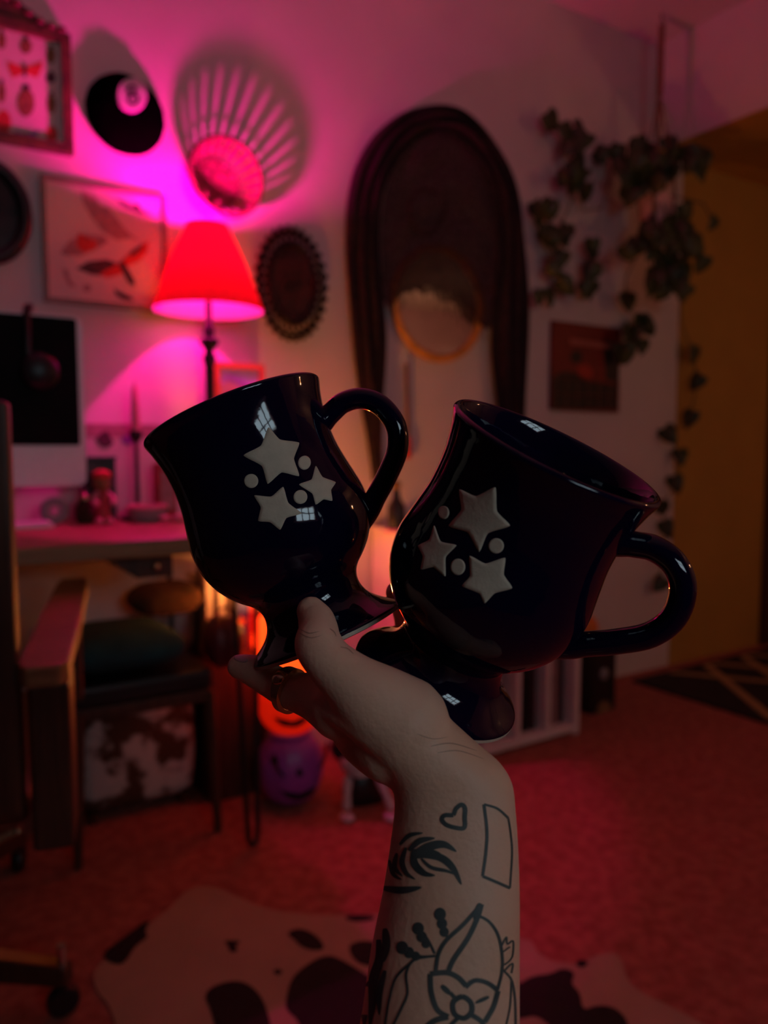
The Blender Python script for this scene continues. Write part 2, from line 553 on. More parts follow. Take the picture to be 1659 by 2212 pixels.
wpoly('leaf_print', [(135, 580), (145, 582), (152, 605), (165, 620), (150, 618), (140, 600)], FO, m_inkgry, t)
wpoly('leaf_print', oval(188, 622, 9, 8), FO, m_inkgry, t)
wpoly('bird_print', [(245, 622), (258, 630), (280, 640), (292, 650), (268, 648), (252, 638)], FO, m_inkdk, t)

# black oval frame, left edge
c = W(-28, 455, .02)
t = thing('oval_frame', (c.x, 0, c.z - .12), 'thick black round frame cut off by the left edge above the computer', 'picture')
obj('frame', G().torus(c, .082, .016, (0, 1, 0), sx=1.3), m_black, t, smooth=True)
obj('portrait', G().poly([c + V((.08 * math.cos(k * PI / 12), .008, .105 * math.sin(k * PI / 12))) for k in range(24)], (0, .008, 0)), m_darkpic, t)

# projecting patches on to a mesh ---------------------------------------------------------


def bvh_of(o):
    me = o.data
    Mw = WM[o]
    return BVHTree.FromPolygons([Mw @ v.co for v in me.vertices], [tuple(p.vertices) for p in me.polygons])


def hit(bv, px, py, maxd=10):
    r = ray(px, py).normalized()
    h = bv.ray_cast(CAM, r, maxd)
    if h[0] is None:
        return None, None
    n = h[1]
    if n.dot(r) > 0:
        n = -n
    return h[0], n


def patch(bv, outline, height, edge=.94):
    cx = sum(p[0] for p in outline) / len(outline)
    cy = sum(p[1] for p in outline) / len(outline)
    n = len(outline)
    g = G()
    R = []
    for fr_, hh in ((1.0, -.0004), (edge, height), (.75, height), (.5, height), (.25, height)):
        ring = []
        for x, y in outline:
            p, nn = hit(bv, cx + (x - cx) * fr_, cy + (y - cy) * fr_)
            if p is None:
                return None
            ring.append(p + nn * hh)
        R.append(ring)
    p, nn = hit(bv, cx, cy)
    g.rings(R, cap=False)
    base = 4 * n
    g.v.append(p + nn * height)
    for k in range(n):
        g.f.append((base + k, base + (k + 1) % n, len(g.v) - 1))
    return g


def smooth_outline(pts, it=2, ratio=.22):
    for _ in range(it):
        q = []
        for i in range(len(pts)):
            a, b = pts[i], pts[(i + 1) % len(pts)]
            q.append((a[0] + (b[0] - a[0]) * ratio, a[1] + (b[1] - a[1]) * ratio))
            q.append((a[0] + (b[0] - a[0]) * (1 - ratio), a[1] + (b[1] - a[1]) * (1 - ratio)))
        pts = q
    return pts


def stroke(g, bv, pts, width, lift=.00025, taper=False, closed=False, step=3.0):
    """a ribbon of ink laid on the surface"""
    q = []
    pp = pts + ([pts[0]] if closed else [])
    # Catmull-Rom
    n = len(pp)
    for i in range(n - 1):
        p0 = pp[i - 1] if i > 0 else (pp[-2] if closed else pp[0])
        p1, p2 = pp[i], pp[i + 1]
        p3 = pp[i + 2] if i + 2 < n else (pp[1] if closed else pp[-1])
        L = math.hypot(p2[0] - p1[0], p2[1] - p1[1])
        k = max(2, int(L / step))
        for j in range(k):
            u = j / k
            q.append(tuple(.5 * ((2 * p1[c]) + (-p0[c] + p2[c]) * u + (2 * p0[c] - 5 * p1[c] + 4 * p2[c] - p3[c]) * u * u + (-p0[c] + 3 * p1[c] - 3 * p2[c] + p3[c]) * u ** 3) for c in (0, 1)))
    q.append(pp[-1])
    L, m = len(q), None
    prev = None
    for i, (x, y) in enumerate(q):
        a, b = q[max(i - 1, 0)], q[min(i + 1, L - 1)]
        tx, ty = b[0] - a[0], b[1] - a[1]
        ln = math.hypot(tx, ty) or 1
        nx, ny = -ty / ln, tx / ln
        u = i / (L - 1)
        ww = width / 2 * (1 if not taper else max(.12, math.sin(PI * (.12 + .86 * u)) ** .8))
        row = []
        for s in (-1, 0, 1):
            p, nn = hit(bv, x + nx * ww * s, y + ny * ww * s)
            row.append(None if p is None else p + nn * lift)
        if all(r is not None for r in row):
            o = len(g.v)
            g.v += row
            if prev is not None and (g.v[prev] - row[0]).length < .02:
                g.f += [(prev, prev + 1, o + 1, o), (prev + 1, prev + 2, o + 2, o + 1)]
            prev = o
        else:
            prev = None


# 8-ball wall rug
c = W(275, 243, .02)
t = thing('eight_ball_wall_hanging', (c.x, 0, c.z - .1), 'round black tufted eight-ball hanging with a white number disc', 'wall hanging')
g = G()
R = []
for k in range(13):
    a = PI / 2 * k / 12
    R.append([V((c.x + .099 * math.cos(a) ** .7 * math.cos(q * PI / 32) * (1 + .006 * math.sin(q * 11)), -.004 - .042 * math.sin(a), c.z + .099 * math.cos(a) ** .7 * math.sin(q * PI / 32) * (1 + .006 * math.cos(q * 7)))) if k < 12 else V((c.x + .0005 * math.cos(q * PI / 32), -.046, c.z + .0005 * math.sin(q * PI / 32))) for q in range(64)])
g.rings(R)
ball = obj('ball', g, m_fuzz, t, smooth=True)
bv = bvh_of(ball)
obj('number_disc', patch(bv, oval(285, 206, 33, 38, 28), .004), m_fuzzw, t, smooth=True)
g = G()
stroke(g, bv, oval(283, 197, 8, 9, 12), 6, .0052, closed=True)
stroke(g, bv, oval(286, 216, 10, 10, 12), 6, .0052, closed=True)
obj('figure_eight', g, m_fuzz, t)

# rose basket bowl with slatted side, opening towards the room
c = W(484, 386, .06)
RP = .099
t = thing('wall_basket', (c.x, 0, c.z - RP), 'rose coloured round slatted basket bowl hung on the wall above the lamp', 'basket')
obj('front_rim', G().torus((c.x, -.080, c.z), RP, .0075, (0, 1, 0), 56, 8), m_plate, t, smooth=True)
obj('middle_hoop', G().torus((c.x, -.045, c.z), .087, .0022, (0, 1, 0), 48, 6), m_plate, t, smooth=True)
Mx = Matrix.Translation(V((c.x, -.004, c.z))) @ Matrix.Rotation(PI / 2, 4, 'X')
obj('base_disc', G().lathe([(.001, .012), (.02, .012), (.023, .016), (.026, .011), (.052, .010), (.056, .014), (.062, .012), (.064, .004), (.062, 0), (.001, 0)], Mx, 56), m_plate, t, smooth=True)
for k in range(8):
    a = k * 2 * PI / 8
    obj('relief_petal', G().ell((c.x + .039 * math.cos(a), -.016, c.z + .039 * math.sin(a)), (.012, .005, .008), Matrix.Rotation(-a, 3, 'Y')), m_plate, t, smooth=True)
slat_me = None
for k in range(22):
    a = k * 2 * PI / 22
    Mk = Matrix.Translation(V((c.x, 0, c.z))) @ Matrix.Rotation(-a, 4, 'Y')
    if slat_me is None:
        g = G()
        g.rings([[V((r + .0015, y, -w0)), V((r + .0015, y, w0)), V((r - .0015, y, w0)), V((r - .0015, y, -w0))] for r, y, w0 in ((.099, -.080, .0092), (.094, -.060, .0088), (.086, -.040, .0080), (.074, -.022, .0068), (.060, -.010, .0054))])
        o = obj('slat', g, m_plate, t, M=Mk)
        slat_me = o.data
    else:
        obj('slat', None, None, t, M=Mk, share=slat_me)

# dark filigree oval
c = W(634, 612, .03)
ax_, az_ = .112, .160
t = thing('filigree_oval_frame', (c.x, 0, c.z - az_), 'dark bronze oval filigree frame right of the red lamp shade', 'picture')
obj('portrait', G().poly([c + V((ax_ * .62 * math.cos(k * PI / 16), .008, az_ * .66 * math.sin(k * PI / 16))) for k in range(32)], (0, .012, 0)), m_darkpic, t)
obj('inner_rim', G().torus((c.x, -.026, c.z), ax_ * .64, .007, (0, 1, 0), sx=az_ * .68 / (ax_ * .64)), m_filig, t, smooth=True)
obj('outer_rim', G().torus((c.x, -.018, c.z), ax_ * .9, .006, (0, 1, 0), sx=az_ * .92 / (ax_ * .9)), m_filig, t, smooth=True)
for k in range(30):
    a = k * 2 * PI / 30
    d = V((math.cos(a) * ax_, 0, math.sin(a) * az_))
    sg = G().torus(c + d * .79 + V((0, .006, 0)), .0105, .0036, (0, 1, 0), 14, 6)
    sg.ell(c + d * .98 + V((0, .008, 0)), (.009, .006, .009), n=10, m=6)
    obj('scroll', sg, m_filig, t, smooth=True)

# round mirror + veil
c = W(950, 656, .02)
t = thing('round_mirror', (c.x, 0, c.z - .16), 'round mirror in a honey coloured wooden ring, half covered by black veil', 'mirror')
RM = (W(950, 656, .02) - W(950, 774, .02)).length
obj('ring', G().torus((c.x, -.018, c.z), RM, .014, (0, 1, 0), 64, 10), m_ring, t, smooth=True)
obj('mirror_glass', G().poly([V((c.x + RM * math.cos(k * PI / 24), -.016, c.z + RM * math.sin(k * PI / 24))) for k in range(48)], (0, .012, 0)), m_mirror, t)

OUT = [(812, 1040), (795, 930), (782, 850), (765, 720), (756, 600), (755, 500), (760, 420), (778, 355), (815, 290), (862, 247), (912, 226), (960, 222), (1008, 240), (1058, 285), (1098, 350), (1124, 430), (1139, 530), (1146, 640), (1146, 760), (1140, 900), (1134, 1040)]
INN = [(826, 1040), (829, 930), (831, 850), (838, 720), (828, 600), (822, 520), (826, 450), (838, 395), (866, 340), (900, 306), (930, 292), (958, 288), (990, 296), (1024, 326), (1054, 376), (1074, 440), (1080, 530), (1070, 640), (1066, 760), (1078, 900), (1080, 1040)]


def resample(pts, n):
    pts = [V((p[0], p[1], 0)) for p in pts]
    out = []
    m = len(pts) - 1
    for i in range(n):
        u = i / (n - 1) * m
        k = min(int(u), m - 1)
        q = u - k
        p0, p1, p2, p3 = pts[max(k - 1, 0)], pts[k], pts[k + 1], pts[min(k + 2, m)]
        out.append(.5 * (2 * p1 + (p2 - p0) * q + (2 * p0 - 5 * p1 + 4 * p2 - p3) * q * q + (3 * p1 - p0 - 3 * p2 + p3) * q ** 3))
    return out


NS, NV = 90, 26
oo, ii = resample(OUT, NS), resample(INN, NS)
vz = W(948, 222, .05)
t = thing('veil', (vz.x, -.05, W(1100, 1040, .05).z), 'long black lace veil draped in an arch over the round mirror', 'veil')
g = G()
R = []
for i in range(NS):
    fr_, bk = [], []
    for j in range(NV):
        u = j / (NV - 1)
        x = oo[i].x + (ii[i].x - oo[i].x) * u
        y = oo[i].y + (ii[i].y - oo[i].y) * u
        d = .048 + .014 * math.sin(u * 21 + .6 * math.sin(i * .13)) + .004 * math.sin(i * .5 + u * 9)
        d -= .02 * (abs(2 * u - 1) ** 3)
        p = W(x, y, .045)
        fr_.append(V((p.x, -d, p.z)))
        bk.append(V((p.x, -d + .006, p.z)))
    R.append(fr_ + bk[::-1])
obj('veil_folds', g.rings(R), m_veil, t, smooth='all')
g = G()
NX, NZ = 40, 44
ragged = [(826, 650), (850, 662), (870, 640), (900, 628), (930, 622), (960, 630), (985, 650), (1010, 662), (1030, 690), (1048, 712), (1070, 690)]
rg = resample(ragged, NX)
top = resample(INN[4:18], NX)
gv = []
for j in range(NZ):
    for i in range(NX):
        u = j / (NZ - 1)
        x = top[i].x + (rg[i].x - top[i].x) * u
        y = top[i].y + (rg[i].y - top[i].y) * u
        if j == NZ - 1:
            y += random.uniform(-9, 9)
        p = W(x, y, .045)
        gv.append(V((p.x, -.043 - .006 * math.sin(i * .9) * u - .004 * math.sin(j * .5 + i * .3), p.z)))
gf = [(j * NX + i, j * NX + i + 1, (j + 1) * NX + i + 1, (j + 1) * NX + i) for j in range(NZ - 1) for i in range(NX - 1)]
o = obj('sheer_panel', g.add(gv, gf), m_sheer, t, smooth='all')
for k in range(14):
    x = 850 + 15 * k
    y = resample(ragged, 60)[min(59, int((x - 826) / 244 * 59))].y
    obj('fringe', G().tube([W(x, y - 12, .047), W(x + random.uniform(-4, 4), y + random.uniform(8, 26), .046)], .0016, 5), m_veil, t)
obj('hem_swirl', G().tube([W(925 + 40 * math.cos(a / 4), 430 + 60 * math.sin(a / 4) + a * 2, .052) for a in range(22)], .004, 6), m_veil, t, smooth=True)

# cord hanging under the mirror
t = thing('wall_tassel', (W(882, 960, .012).x, 0, W(882, 960, .012).z), 'tan braided cord hanging on the wall under the round mirror', 'tassel')
obj('cord', G().tube([W(878, 785, .012), W(880, 860, .012), W(882, 940, .012)], .006, 8), m_cord, t, smooth=True)
obj('tassel', G().lathe([(.004, 0), (.010, -.012), (.012, -.06), (.010, -.075)], Matrix.Translation(W(882, 940, .014)), 14), m_inkred, t, smooth=True)

# album cover with wire holder
x0, x1 = W(1191, 780, .012).x, W(1338, 790, .012).x
zt, zb = W(1191, 691, .012).z, W(1190, 884, .012).z
t = thing('album_cover', ((x0 + x1) / 2, 0, zb), 'square dark red record sleeve pinned on the wall beside the veil', 'record sleeve')
obj('sleeve', G().box((x0, -.012, zb), (x1, -.002, zt)), m_album, t, bevel=.001)
wpoly('printed_title', [(1232, 731), (1318, 743), (1318, 754), (1232, 743)], .0125, m_albumtx, t)
wpoly('printed_figure_head', oval(1245, 771, 13, 14), .0125, m_albumdk, t)
wpoly('printed_figure', [(1248, 790), (1268, 788), (1280, 800), (1278, 820), (1262, 822), (1250, 812)], .0125, m_albumred, t)
wpoly('printed_ground', [(1193, 815), (1215, 803), (1245, 806), (1275, 825), (1334, 832), (1334, 884), (1193, 882)], .0125, m_albumdk, t)
wpoly('printed_dark_area', [(1300, 735), (1336, 740), (1336, 830), (1310, 820)], .0125, m_albumdk, t)  # dark area at the right of the sleeve print
zw = zb + (zt - zb) * .36
t2 = thing('wire_record_holder', ((x0 + x1) / 2, 0, zb - .006), 'thin wire grid holder in front of the dark red record sleeve', 'wire rack')
for k in range(7):
    x = x0 + .012 + (x1 - x0 - .02) * k / 6
    obj('wire', G().tube([V((x, -.022, zb - .004)), V((x, -.022, zw))], .0013, 6), m_cord, t2)
for z in (zb - .004, (zb + zw) / 2, zw):
    obj('wire', G().tube([V((x0 + .008, -.0225, z)), V((x1 - .004, -.0225, z))], .0013, 6), m_cord, t2)

# ------------------------------------------------------------------ hanging pothos
hk = Zp(1430, 30, ZC)
pot = V((hk.x, hk.y, 0))
dp = (hk - CAM).dot(FWD)
pc = P(1425, 445, dp)
pc = V((hk.x, hk.y, pc.z))
t = thing('hanging_plant', (hk.x, hk.y, pc.z - .07), 'trailing green pothos in a pale pot hanging from the ceiling by cords', 'plant')
obj('hook', G().tube([hk, hk + V((0, 0, -.02)), hk + V((.012, 0, -.03)), hk + V((.008, 0, -.045)), hk + V((-.006, 0, -.04))], .003, 6), m_iron, t, smooth=True)
obj('pot', G().lathe([(.001, -.07), (.042, -.07), (.05, -.04), (.062, .03), (.064, .045), (.058, .045), (.05, .02), (.001, .02)], Matrix.Translation(pc), 28), m_pot, t, smooth=True)
zk = P(1430, 200, dp).z
top_ = hk + V((0, 0, -.04))
obj('cord', G().tube([top_, V((hk.x, hk.y, zk))], .011, 8), m_cord, t, smooth=True)
for k in range(4):
    a = k * PI / 2 + .5
    obj('cord', G().tube([V((hk.x, hk.y, zk + .01)), pc + V((.066 * math.cos(a), .066 * math.sin(a), .045)), pc + V((.05 * math.cos(a), .05 * math.sin(a), -.06)), pc + V((0, 0, -.09))], .004, 6), m_cord, t, smooth=True)
# leaf mesh
LG = G()
half = [(0, 0), (.30, -.10), (.46, .10), (.44, .40), (.28, .72), (0, 1.05)]
lv = [V((0, q[1], -.02 if i else 0)) for i, q in enumerate(half)]
mid = [V((0, 0, 0)), V((0, .08, -.03)), V((0, .25, -.04)), V((0, .5, -.03)), V((0, .78, -.04)), V((0, 1.05, -.12))]
rt = [V((x, y, .10 * x)) for x, y in half]
lt = [V((-x, y, .10 * x)) for x, y in half]
vs = mid + rt[1:5] + lt[1:5]
fs = [(0, 6, 1), (1, 6, 7, 2), (2, 7, 8, 3), (3, 8, 9, 4), (4, 9, 5), (0, 1, 10), (1, 2, 11, 10), (2, 3, 12, 11), (3, 4, 13, 12), (4, 5, 13)]
n0 = len(vs)
top_v = [p + V((0, 0, .012)) for p in vs]
LG.add(vs + top_v, [f[::-1] for f in fs] + [tuple(i + n0 for i in f) for f in fs])
rim = [0, 6, 7, 8, 9, 5, 13, 12, 11, 10]
LG.f += [(rim[i], rim[(i + 1) % 10], rim[(i + 1) % 10] + n0, rim[i] + n0) for i in range(10)]
leaf_me = None


def leaf(p, size):
    global leaf_me
    e = (random.uniform(-.5, .5), random.uniform(-.7, .7), random.uniform(-.9, .9))
    B = Matrix(((1, 0, 0, 0), (0, 0, -1, 0), (0, -1, 0, 0), (0, 0, 0, 1)))   # tip hangs down, face towards the room
    M_ = Matrix.Translation(p) @ Matrix.Rotation(e[2] - .6, 4, 'Z') @ Matrix.Rotation(e[1], 4, 'Y') @ Matrix.Rotation(e[0], 4, 'X') @ B @ Matrix.Scale(size, 4) @ Matrix.Translation(V((0, -.45, 0)))
    if leaf_me is None:
        o = obj('leaf', LG, m_leaf, t, smooth='all', M=M_)
        leaf_me = o.data
    else:
        obj('leaf', None, None, t, M=M_, share=leaf_me)


wd = (W(1250, 450, .05) - CAM).dot(FWD)
for cx, cy, sx, sy, n, dm in ((1428, 345, 60, 26, 20, 0), (1400, 395, 48, 22, 9, 0), (1448, 505, 48, 42, 24, 0), (1418, 590, 28, 34, 10, 0), (1365, 372, 22, 20, 5, 0), (1500, 345, 22, 16, 6, 0), (1490, 530, 22, 36, 7, 0), (1358, 430, 10, 12, 3, 0), (1360, 538, 10, 10, 2, 0), (1470, 600, 12, 26, 4, 0),
                               (1240, 305, 16, 26, 7, 1), (1250, 385, 24, 34, 11, 1), (1180, 452, 17, 12, 4, 1), (1178, 510, 14, 10, 3, 1), (1208, 508, 22, 14, 5, 1), (1200, 572, 20, 16, 4, 1), (1275, 555, 8, 26, 4, 1), (1222, 620, 12, 8, 2, 1), (1270, 622, 10, 10, 2, 1), (1180, 642, 14, 5, 2, 1), (1190, 262, 10, 8, 2, 1), (1318, 333, 18, 6, 3, 1),
                               (1352, 655, 8, 8, 2, 1), (1395, 700, 14, 8, 3, 1), (1362, 722, 12, 10, 3, 1), (1355, 768, 14, 8, 3, 1), (1383, 742, 6, 6, 1, 1)):
    for k in range(int(n * 1.35)):
        x, y = cx + max(-1.6, min(1.6, random.gauss(0, .62))) * sx, cy + max(-1.6, min(1.6, random.gauss(0, .62))) * sy
        if dm == 0:
            if (x - 1420) ** 2 + (y - 445) ** 2 < 42 ** 2:
                continue
            leaf(P(x, y, dp + random.uniform(-.09, .06)), random.uniform(.058, .080))
        else:
            leaf(W(x, y, random.uniform(.035, .09)), random.uniform(.056, .076))
trail = [(1470, 640), (1472, 700), (1498, 765), (1505, 826), (1490, 905), (1446, 940), (1470, 986), (1460, 1045), (1428, 1096), (1440, 1142), (1432, 1200), (1425, 1262)]
for x, y in trail[2:]:
    leaf(W(x, y, .05), random.uniform(.066, .082))
leaf(P(1540, 482, dp), .055)
for pts, dm in ((((1428, 430), (1475, 560), (1475, 640)), 0), (((1420, 430), (1405, 560), (1418, 640)), 0), (((1440, 420), (1520, 440), (1540, 480)), 0)):
    obj('vine', G().tube([P(x, y, dp) for x, y in pts], .003, 6), m_vine, t, smooth=True)
obj('vine', G().tube([W(x, y, .05) for x, y in [(1460, 560)] + trail], .003, 6), m_vine, t, smooth=True)
obj('vine', G().tube([W(x, y, .04) for x, y in ((1400, 420), (1330, 340), (1300, 450), (1262, 455), (1245, 380), (1238, 300), (1192, 262))], .003, 6), m_vine, t, smooth=True)
obj('vine', G().tube([W(x, y, .04) for x, y in ((1250, 400), (1215, 480), (1175, 450), (1170, 520), (1205, 580), (1220, 625), (1180, 642))], .003, 6), m_vine, t, smooth=True)
obj('vine', G().tube([W(x, y, .04) for x, y in ((1400, 500), (1352, 600), (1350, 660), (1395, 700), (1365, 722), (1355, 770))], .003, 6), m_vine, t, smooth=True)

# ------------------------------------------------------------------ lamp on the desk
lb = W(451, 690, .17)
LX, LY = lb.x, lb.y
zbot, ztop = W(449, 672, .17).z, W(449, 487, .17).z
rb = (W(582, 672, .17) - W(318, 672, .17)).length / 2 * .86
rtp = rb * .37
t = thing('table_lamp', (LX, LY, DZ), 'table lamp with glowing red empire shade and dark turned stem', 'lamp')
Ml = Matrix.Translation(V((LX, LY, 0)))
g = G()
g.rings([[V((LX + r * math.cos(k * PI / 28), LY + r * math.sin(k * PI / 28), z)) for k in range(56)] for r, z in ((rb, zbot), (rb * .93, zbot + (ztop - zbot) * .12), (rb * .66, zbot + (ztop - zbot) * .6), (rtp, ztop))], cap=False)
shade = obj('lamp_shade', g, m_shadefab, t, smooth='all')
g = G()
g.rings([[V((LX + (r - .002) * math.cos(k * PI / 28), LY + (r - .002) * math.sin(k * PI / 28), z)) for k in range(56)] for r, z in ((rb, zbot + .001), (rb * .93, zbot + (ztop - zbot) * .12), (rb * .66, zbot + (ztop - zbot) * .6), (rtp, ztop - .001))], cap=False)
obj('lining', g, m_lining, shade, smooth='all')
z1, z2 = W(451, 745, .17).z, W(451, 775, .17).z
stem = [(.001, DZ), (.06, DZ), (.062, DZ + .012), (.045, DZ + .02), (.022, DZ + .035), (.012, DZ + .06), (.012, z2 - .02), (.017, z2), (.013, z2 + .012), (.010, z2 + .02), (.024, z1 + .005), (.024, z1 + .012), (.012, z1 + .02), (.015, z1 + .04), (.008, z1 + .05), (.008, ztop - .05), (.001, ztop - .05)]
obj('stem', G().lathe(stem, Ml, 24), m_iron, t, smooth=True)
obj('harp_spider', G().tube([V((LX - rtp, LY, ztop - .003)), V((LX + rtp, LY, ztop - .003))], .0018, 6).tube([V((LX, LY - rtp, ztop - .003)), V((LX, LY + rtp, ztop - .003))], .0018, 6), m_iron, t)
LZ = ztop - .048
obj('bulb', G().ell((LX, LY, LZ - .012), (.017, .017, .024)), m_bulb, t, smooth=True)
ld = bpy.data.lights.new('lamp_light', 'POINT')
ld.energy = LAMP_W
ld.color = (1.0, .0, .31)
ld.shadow_soft_size = .014
lo = bpy.data.objects.new('lamp_light', ld)
COL.objects.link(lo)
lo.location = (LX, LY, LZ + .022)

# ------------------------------------------------------------------ computer
IO = .17
x1 = W(186, 1000, IO).x
x0 = x1 - .528
zt, zb = W(150, 684, IO).z, W(186, 1048, IO).z
zg = W(186, 962, IO).z
t = thing('desktop_computer', ((x0 + x1) / 2, -IO, DZ), 'all-in-one desktop computer with black screen and silver chin', 'computer')


def rrect(x0, x1, z0, z1, r, y, n=5):
    pts = []
    for cx, cz, a0 in ((x1 - r, z1 - r, 0), (x0 + r, z1 - r, PI / 2), (x0 + r, z0 + r, PI), (x1 - r, z0 + r, 1.5 * PI)):
        for k in range(n + 1):
            a = a0 + PI / 2 * k / n
            pts.append(V((cx + r * math.cos(a), y, cz + r * math.sin(a))))
    return pts


obj('body', G().poly(rrect(x0, x1, zb, zt, .016, -IO), (0, .03, 0)), m_alu, t)
obj('screen', G().poly(rrect(x0 + .004, x1 - .012, zg, zt - .004, .006, -IO - .0025), (0, .004, 0)), m_screen, t)
xm = (x0 + x1) / 2
obj('stand_neck', G().poly([V((xm - .08, -IO + .02, zb + .14)), V((xm - .08, -IO + .05, zb + .14)), V((xm - .08, -IO + .075, DZ + .006)), V((xm - .08, -IO + .06, DZ + .006))], (.16, 0, 0)), m_alu, t)
obj('stand_foot', G().box((xm - .09, -IO - .02, DZ), (xm + .09, -IO + .09, DZ + .006)), m_alu, t, bevel=.002)
# headphones hung over the top edge
hx = W(68, 680, IO).x
t = thing('headphones', (hx, -IO, zt - .16), 'black headphones hanging over the top corner of the computer screen', 'headphones')
obj('headband', G().tube([V((hx - .012, -IO - .012, zt - .10)), V((hx - .012, -IO - .014, zt)), V((hx - .010, -IO - .008, zt + .012)), V((hx, -IO + .016, zt + .018)), V((hx, -IO + .04, zt + .008)), V((hx, -IO + .044, zt - .08))], .008, 8), m_black, t, smooth=True)
cc = W(88, 800, IO + .03)
for s in (0, 1):
    yy = -IO - .022 if s == 0 else -IO + .062
    My = Matrix.Translation(V((cc.x if s == 0 else hx, yy, cc.z if s == 0 else zt - .11))) @ Matrix.Rotation(PI / 2, 4, 'X')
    cup = obj('ear_cup', G().lathe([(.001, .016), (.03, .015), (.04, .006), (.042, -.004), (.036, -.014), (.001, -.014)], My, 28), m_black, t, smooth=True)
    obj('ear_pad', G().torus((My.translation.x, yy + (.012 if s == 0 else -.012), My.translation.z), .03, .008, (0, 1, 0), 24, 8), m_black, cup, smooth=True)

# keyboard
k0 = Zp(118, 1142, DZ)
k1 = Zp(112, 1106, DZ)
t = thing('keyboard', (k0.x - .14, k0.y + .05, DZ), 'slim white keyboard lying on the desk below the computer', 'keyboard')
obj('tray', G().box((k0.x - .28, k0.y, DZ + .001), (k0.x, k0.y + .088, DZ + .010)), m_white, t, bevel=.002)
kme = None
for r in range(5):
    for q in range(9):
        Mk = Matrix.Translation(V((k0.x - .012 - q * .019, k0.y + .010 + r * .0168, DZ + .0105)))
        if kme is None:
            kme = obj('key', G().box((-.008, -.0072, 0), (.008, .0072, .0035)), m_white, t, M=Mk).data
        else:
            obj('key', None, None, t, M=Mk, share=kme)


def on_desk(px, y):
    """point on the desk top under pixel column px, y metres in front of the wall"""
    r = ray(px, 1110)
    p = CAM + r * ((-y - CAM.y) / r.y)
    return V((p.x, p.y, DZ))


# print leaning against the wall
x0, x1 = W(186, 990, .03).x, W(348, 990, .03).x
zt = W(260, 916, .03).z
t = thing('leaning_print', ((x0 + x1) / 2, -.03, DZ), 'pale print with a small dark bird leaning on the wall behind the candle', 'picture')
obj('card', G().box((x0, -.032, DZ), (x1, -.024, zt)), m_paper, t)
obj('top_band', G().box((x0, -.033, zt - .035), (x1, -.0321, zt)), m_inkgry, t)
wpoly('bird_print', [(205, 950), (218, 935), (232, 930), (240, 945), (246, 958), (232, 968), (218, 966), (212, 958)], .0335, m_inkdk, t)
wpoly('flower_print', oval(276, 950, 14, 10), .0335, m_inkblu, t)

# small framed picture right of the lamp stem
x0, x1 = W(462, 830, .05).x, W(568, 830, .05).x
zt = W(515, 786, .05).z
t = thing('small_framed_picture', ((x0 + x1) / 2, -.05, DZ), 'small lilac picture in a red orange frame behind the lamp stem', 'picture')
rect_frame(t, x0, x1, DZ, zt, .013, .018, m_redframe, y=-.045, backm=m_lilac)
wpoly('mountain_print', [(474, 830), (500, 822), (530, 840), (550, 850), (550, 900), (474, 900)], .055, m_inkgry, t)
wpoly('slope_print', [(485, 815), (500, 815), (535, 832), (550, 848), (530, 842), (505, 826)], .0562, m_inkblu, t)

# candle in holder
p = on_desk(298, .11)
kz = lambda y: W(298, y, .11).z
t = thing('candlestick', p, 'dark slender candlestick with a tall pink taper candle on the desk', 'candlestick')
Mc = Matrix.Translation(V((p.x, p.y, 0)))
obj('stand', G().lathe([(.001, DZ), (.045, DZ), (.046, DZ + .006), (.02, DZ + .014), (.006, DZ + .03), (.0055, kz(1010)), (.006, kz(1005)), (.0055, kz(1000)), (.0055, kz(955)), (.014, kz(948)), (.016, kz(935)), (.014, kz(930)), (.001, kz(930))], Mc, 24), m_iron, t, smooth=True)
obj('taper_candle', G().lathe([(.011, kz(932)), (.010, kz(880)), (.0065, kz(838)), (.001, kz(830))], Mc, 16), m_pink, t, smooth=True)
obj('wick', G().tube([V((p.x, p.y, kz(832))), V((p.x + .001, p.y, kz(822)))], .001, 5), m_black, t)
# dish with a pink lid in front of it
p = on_desk(318, .18)
t = thing('lidded_dish', p, 'low dark dish with a pink rim in front of the candlestick', 'dish')
Mc = Matrix.Translation(p)
obj('bowl', G().lathe([(.001, 0), (.035, 0), (.045, .012), (.047, .034), (.040, .034), (.036, .012), (.001, .008)], Mc, 28), m_grey, t, smooth=True)
obj('rim', G().torus(p + V((0, 0, .036)), .045, .005, (0, 0, 1), 32, 8), m_pink, t, smooth=True)
# dark speaker box
p = on_desk(214, .10)
zt = W(214, 992, .10).z
t = thing('black_box', p, 'small black box standing on the desk beside the computer', 'box')
obj('box_body', G().box((p.x - .036, p.y - .03, DZ), (p.x + .036, p.y + .03, zt)), m_black, t, bevel=.003)
obj('box_lid', G().box((p.x - .038, p.y - .032, zt), (p.x + .038, p.y + .032, zt + .006)), m_black, t)
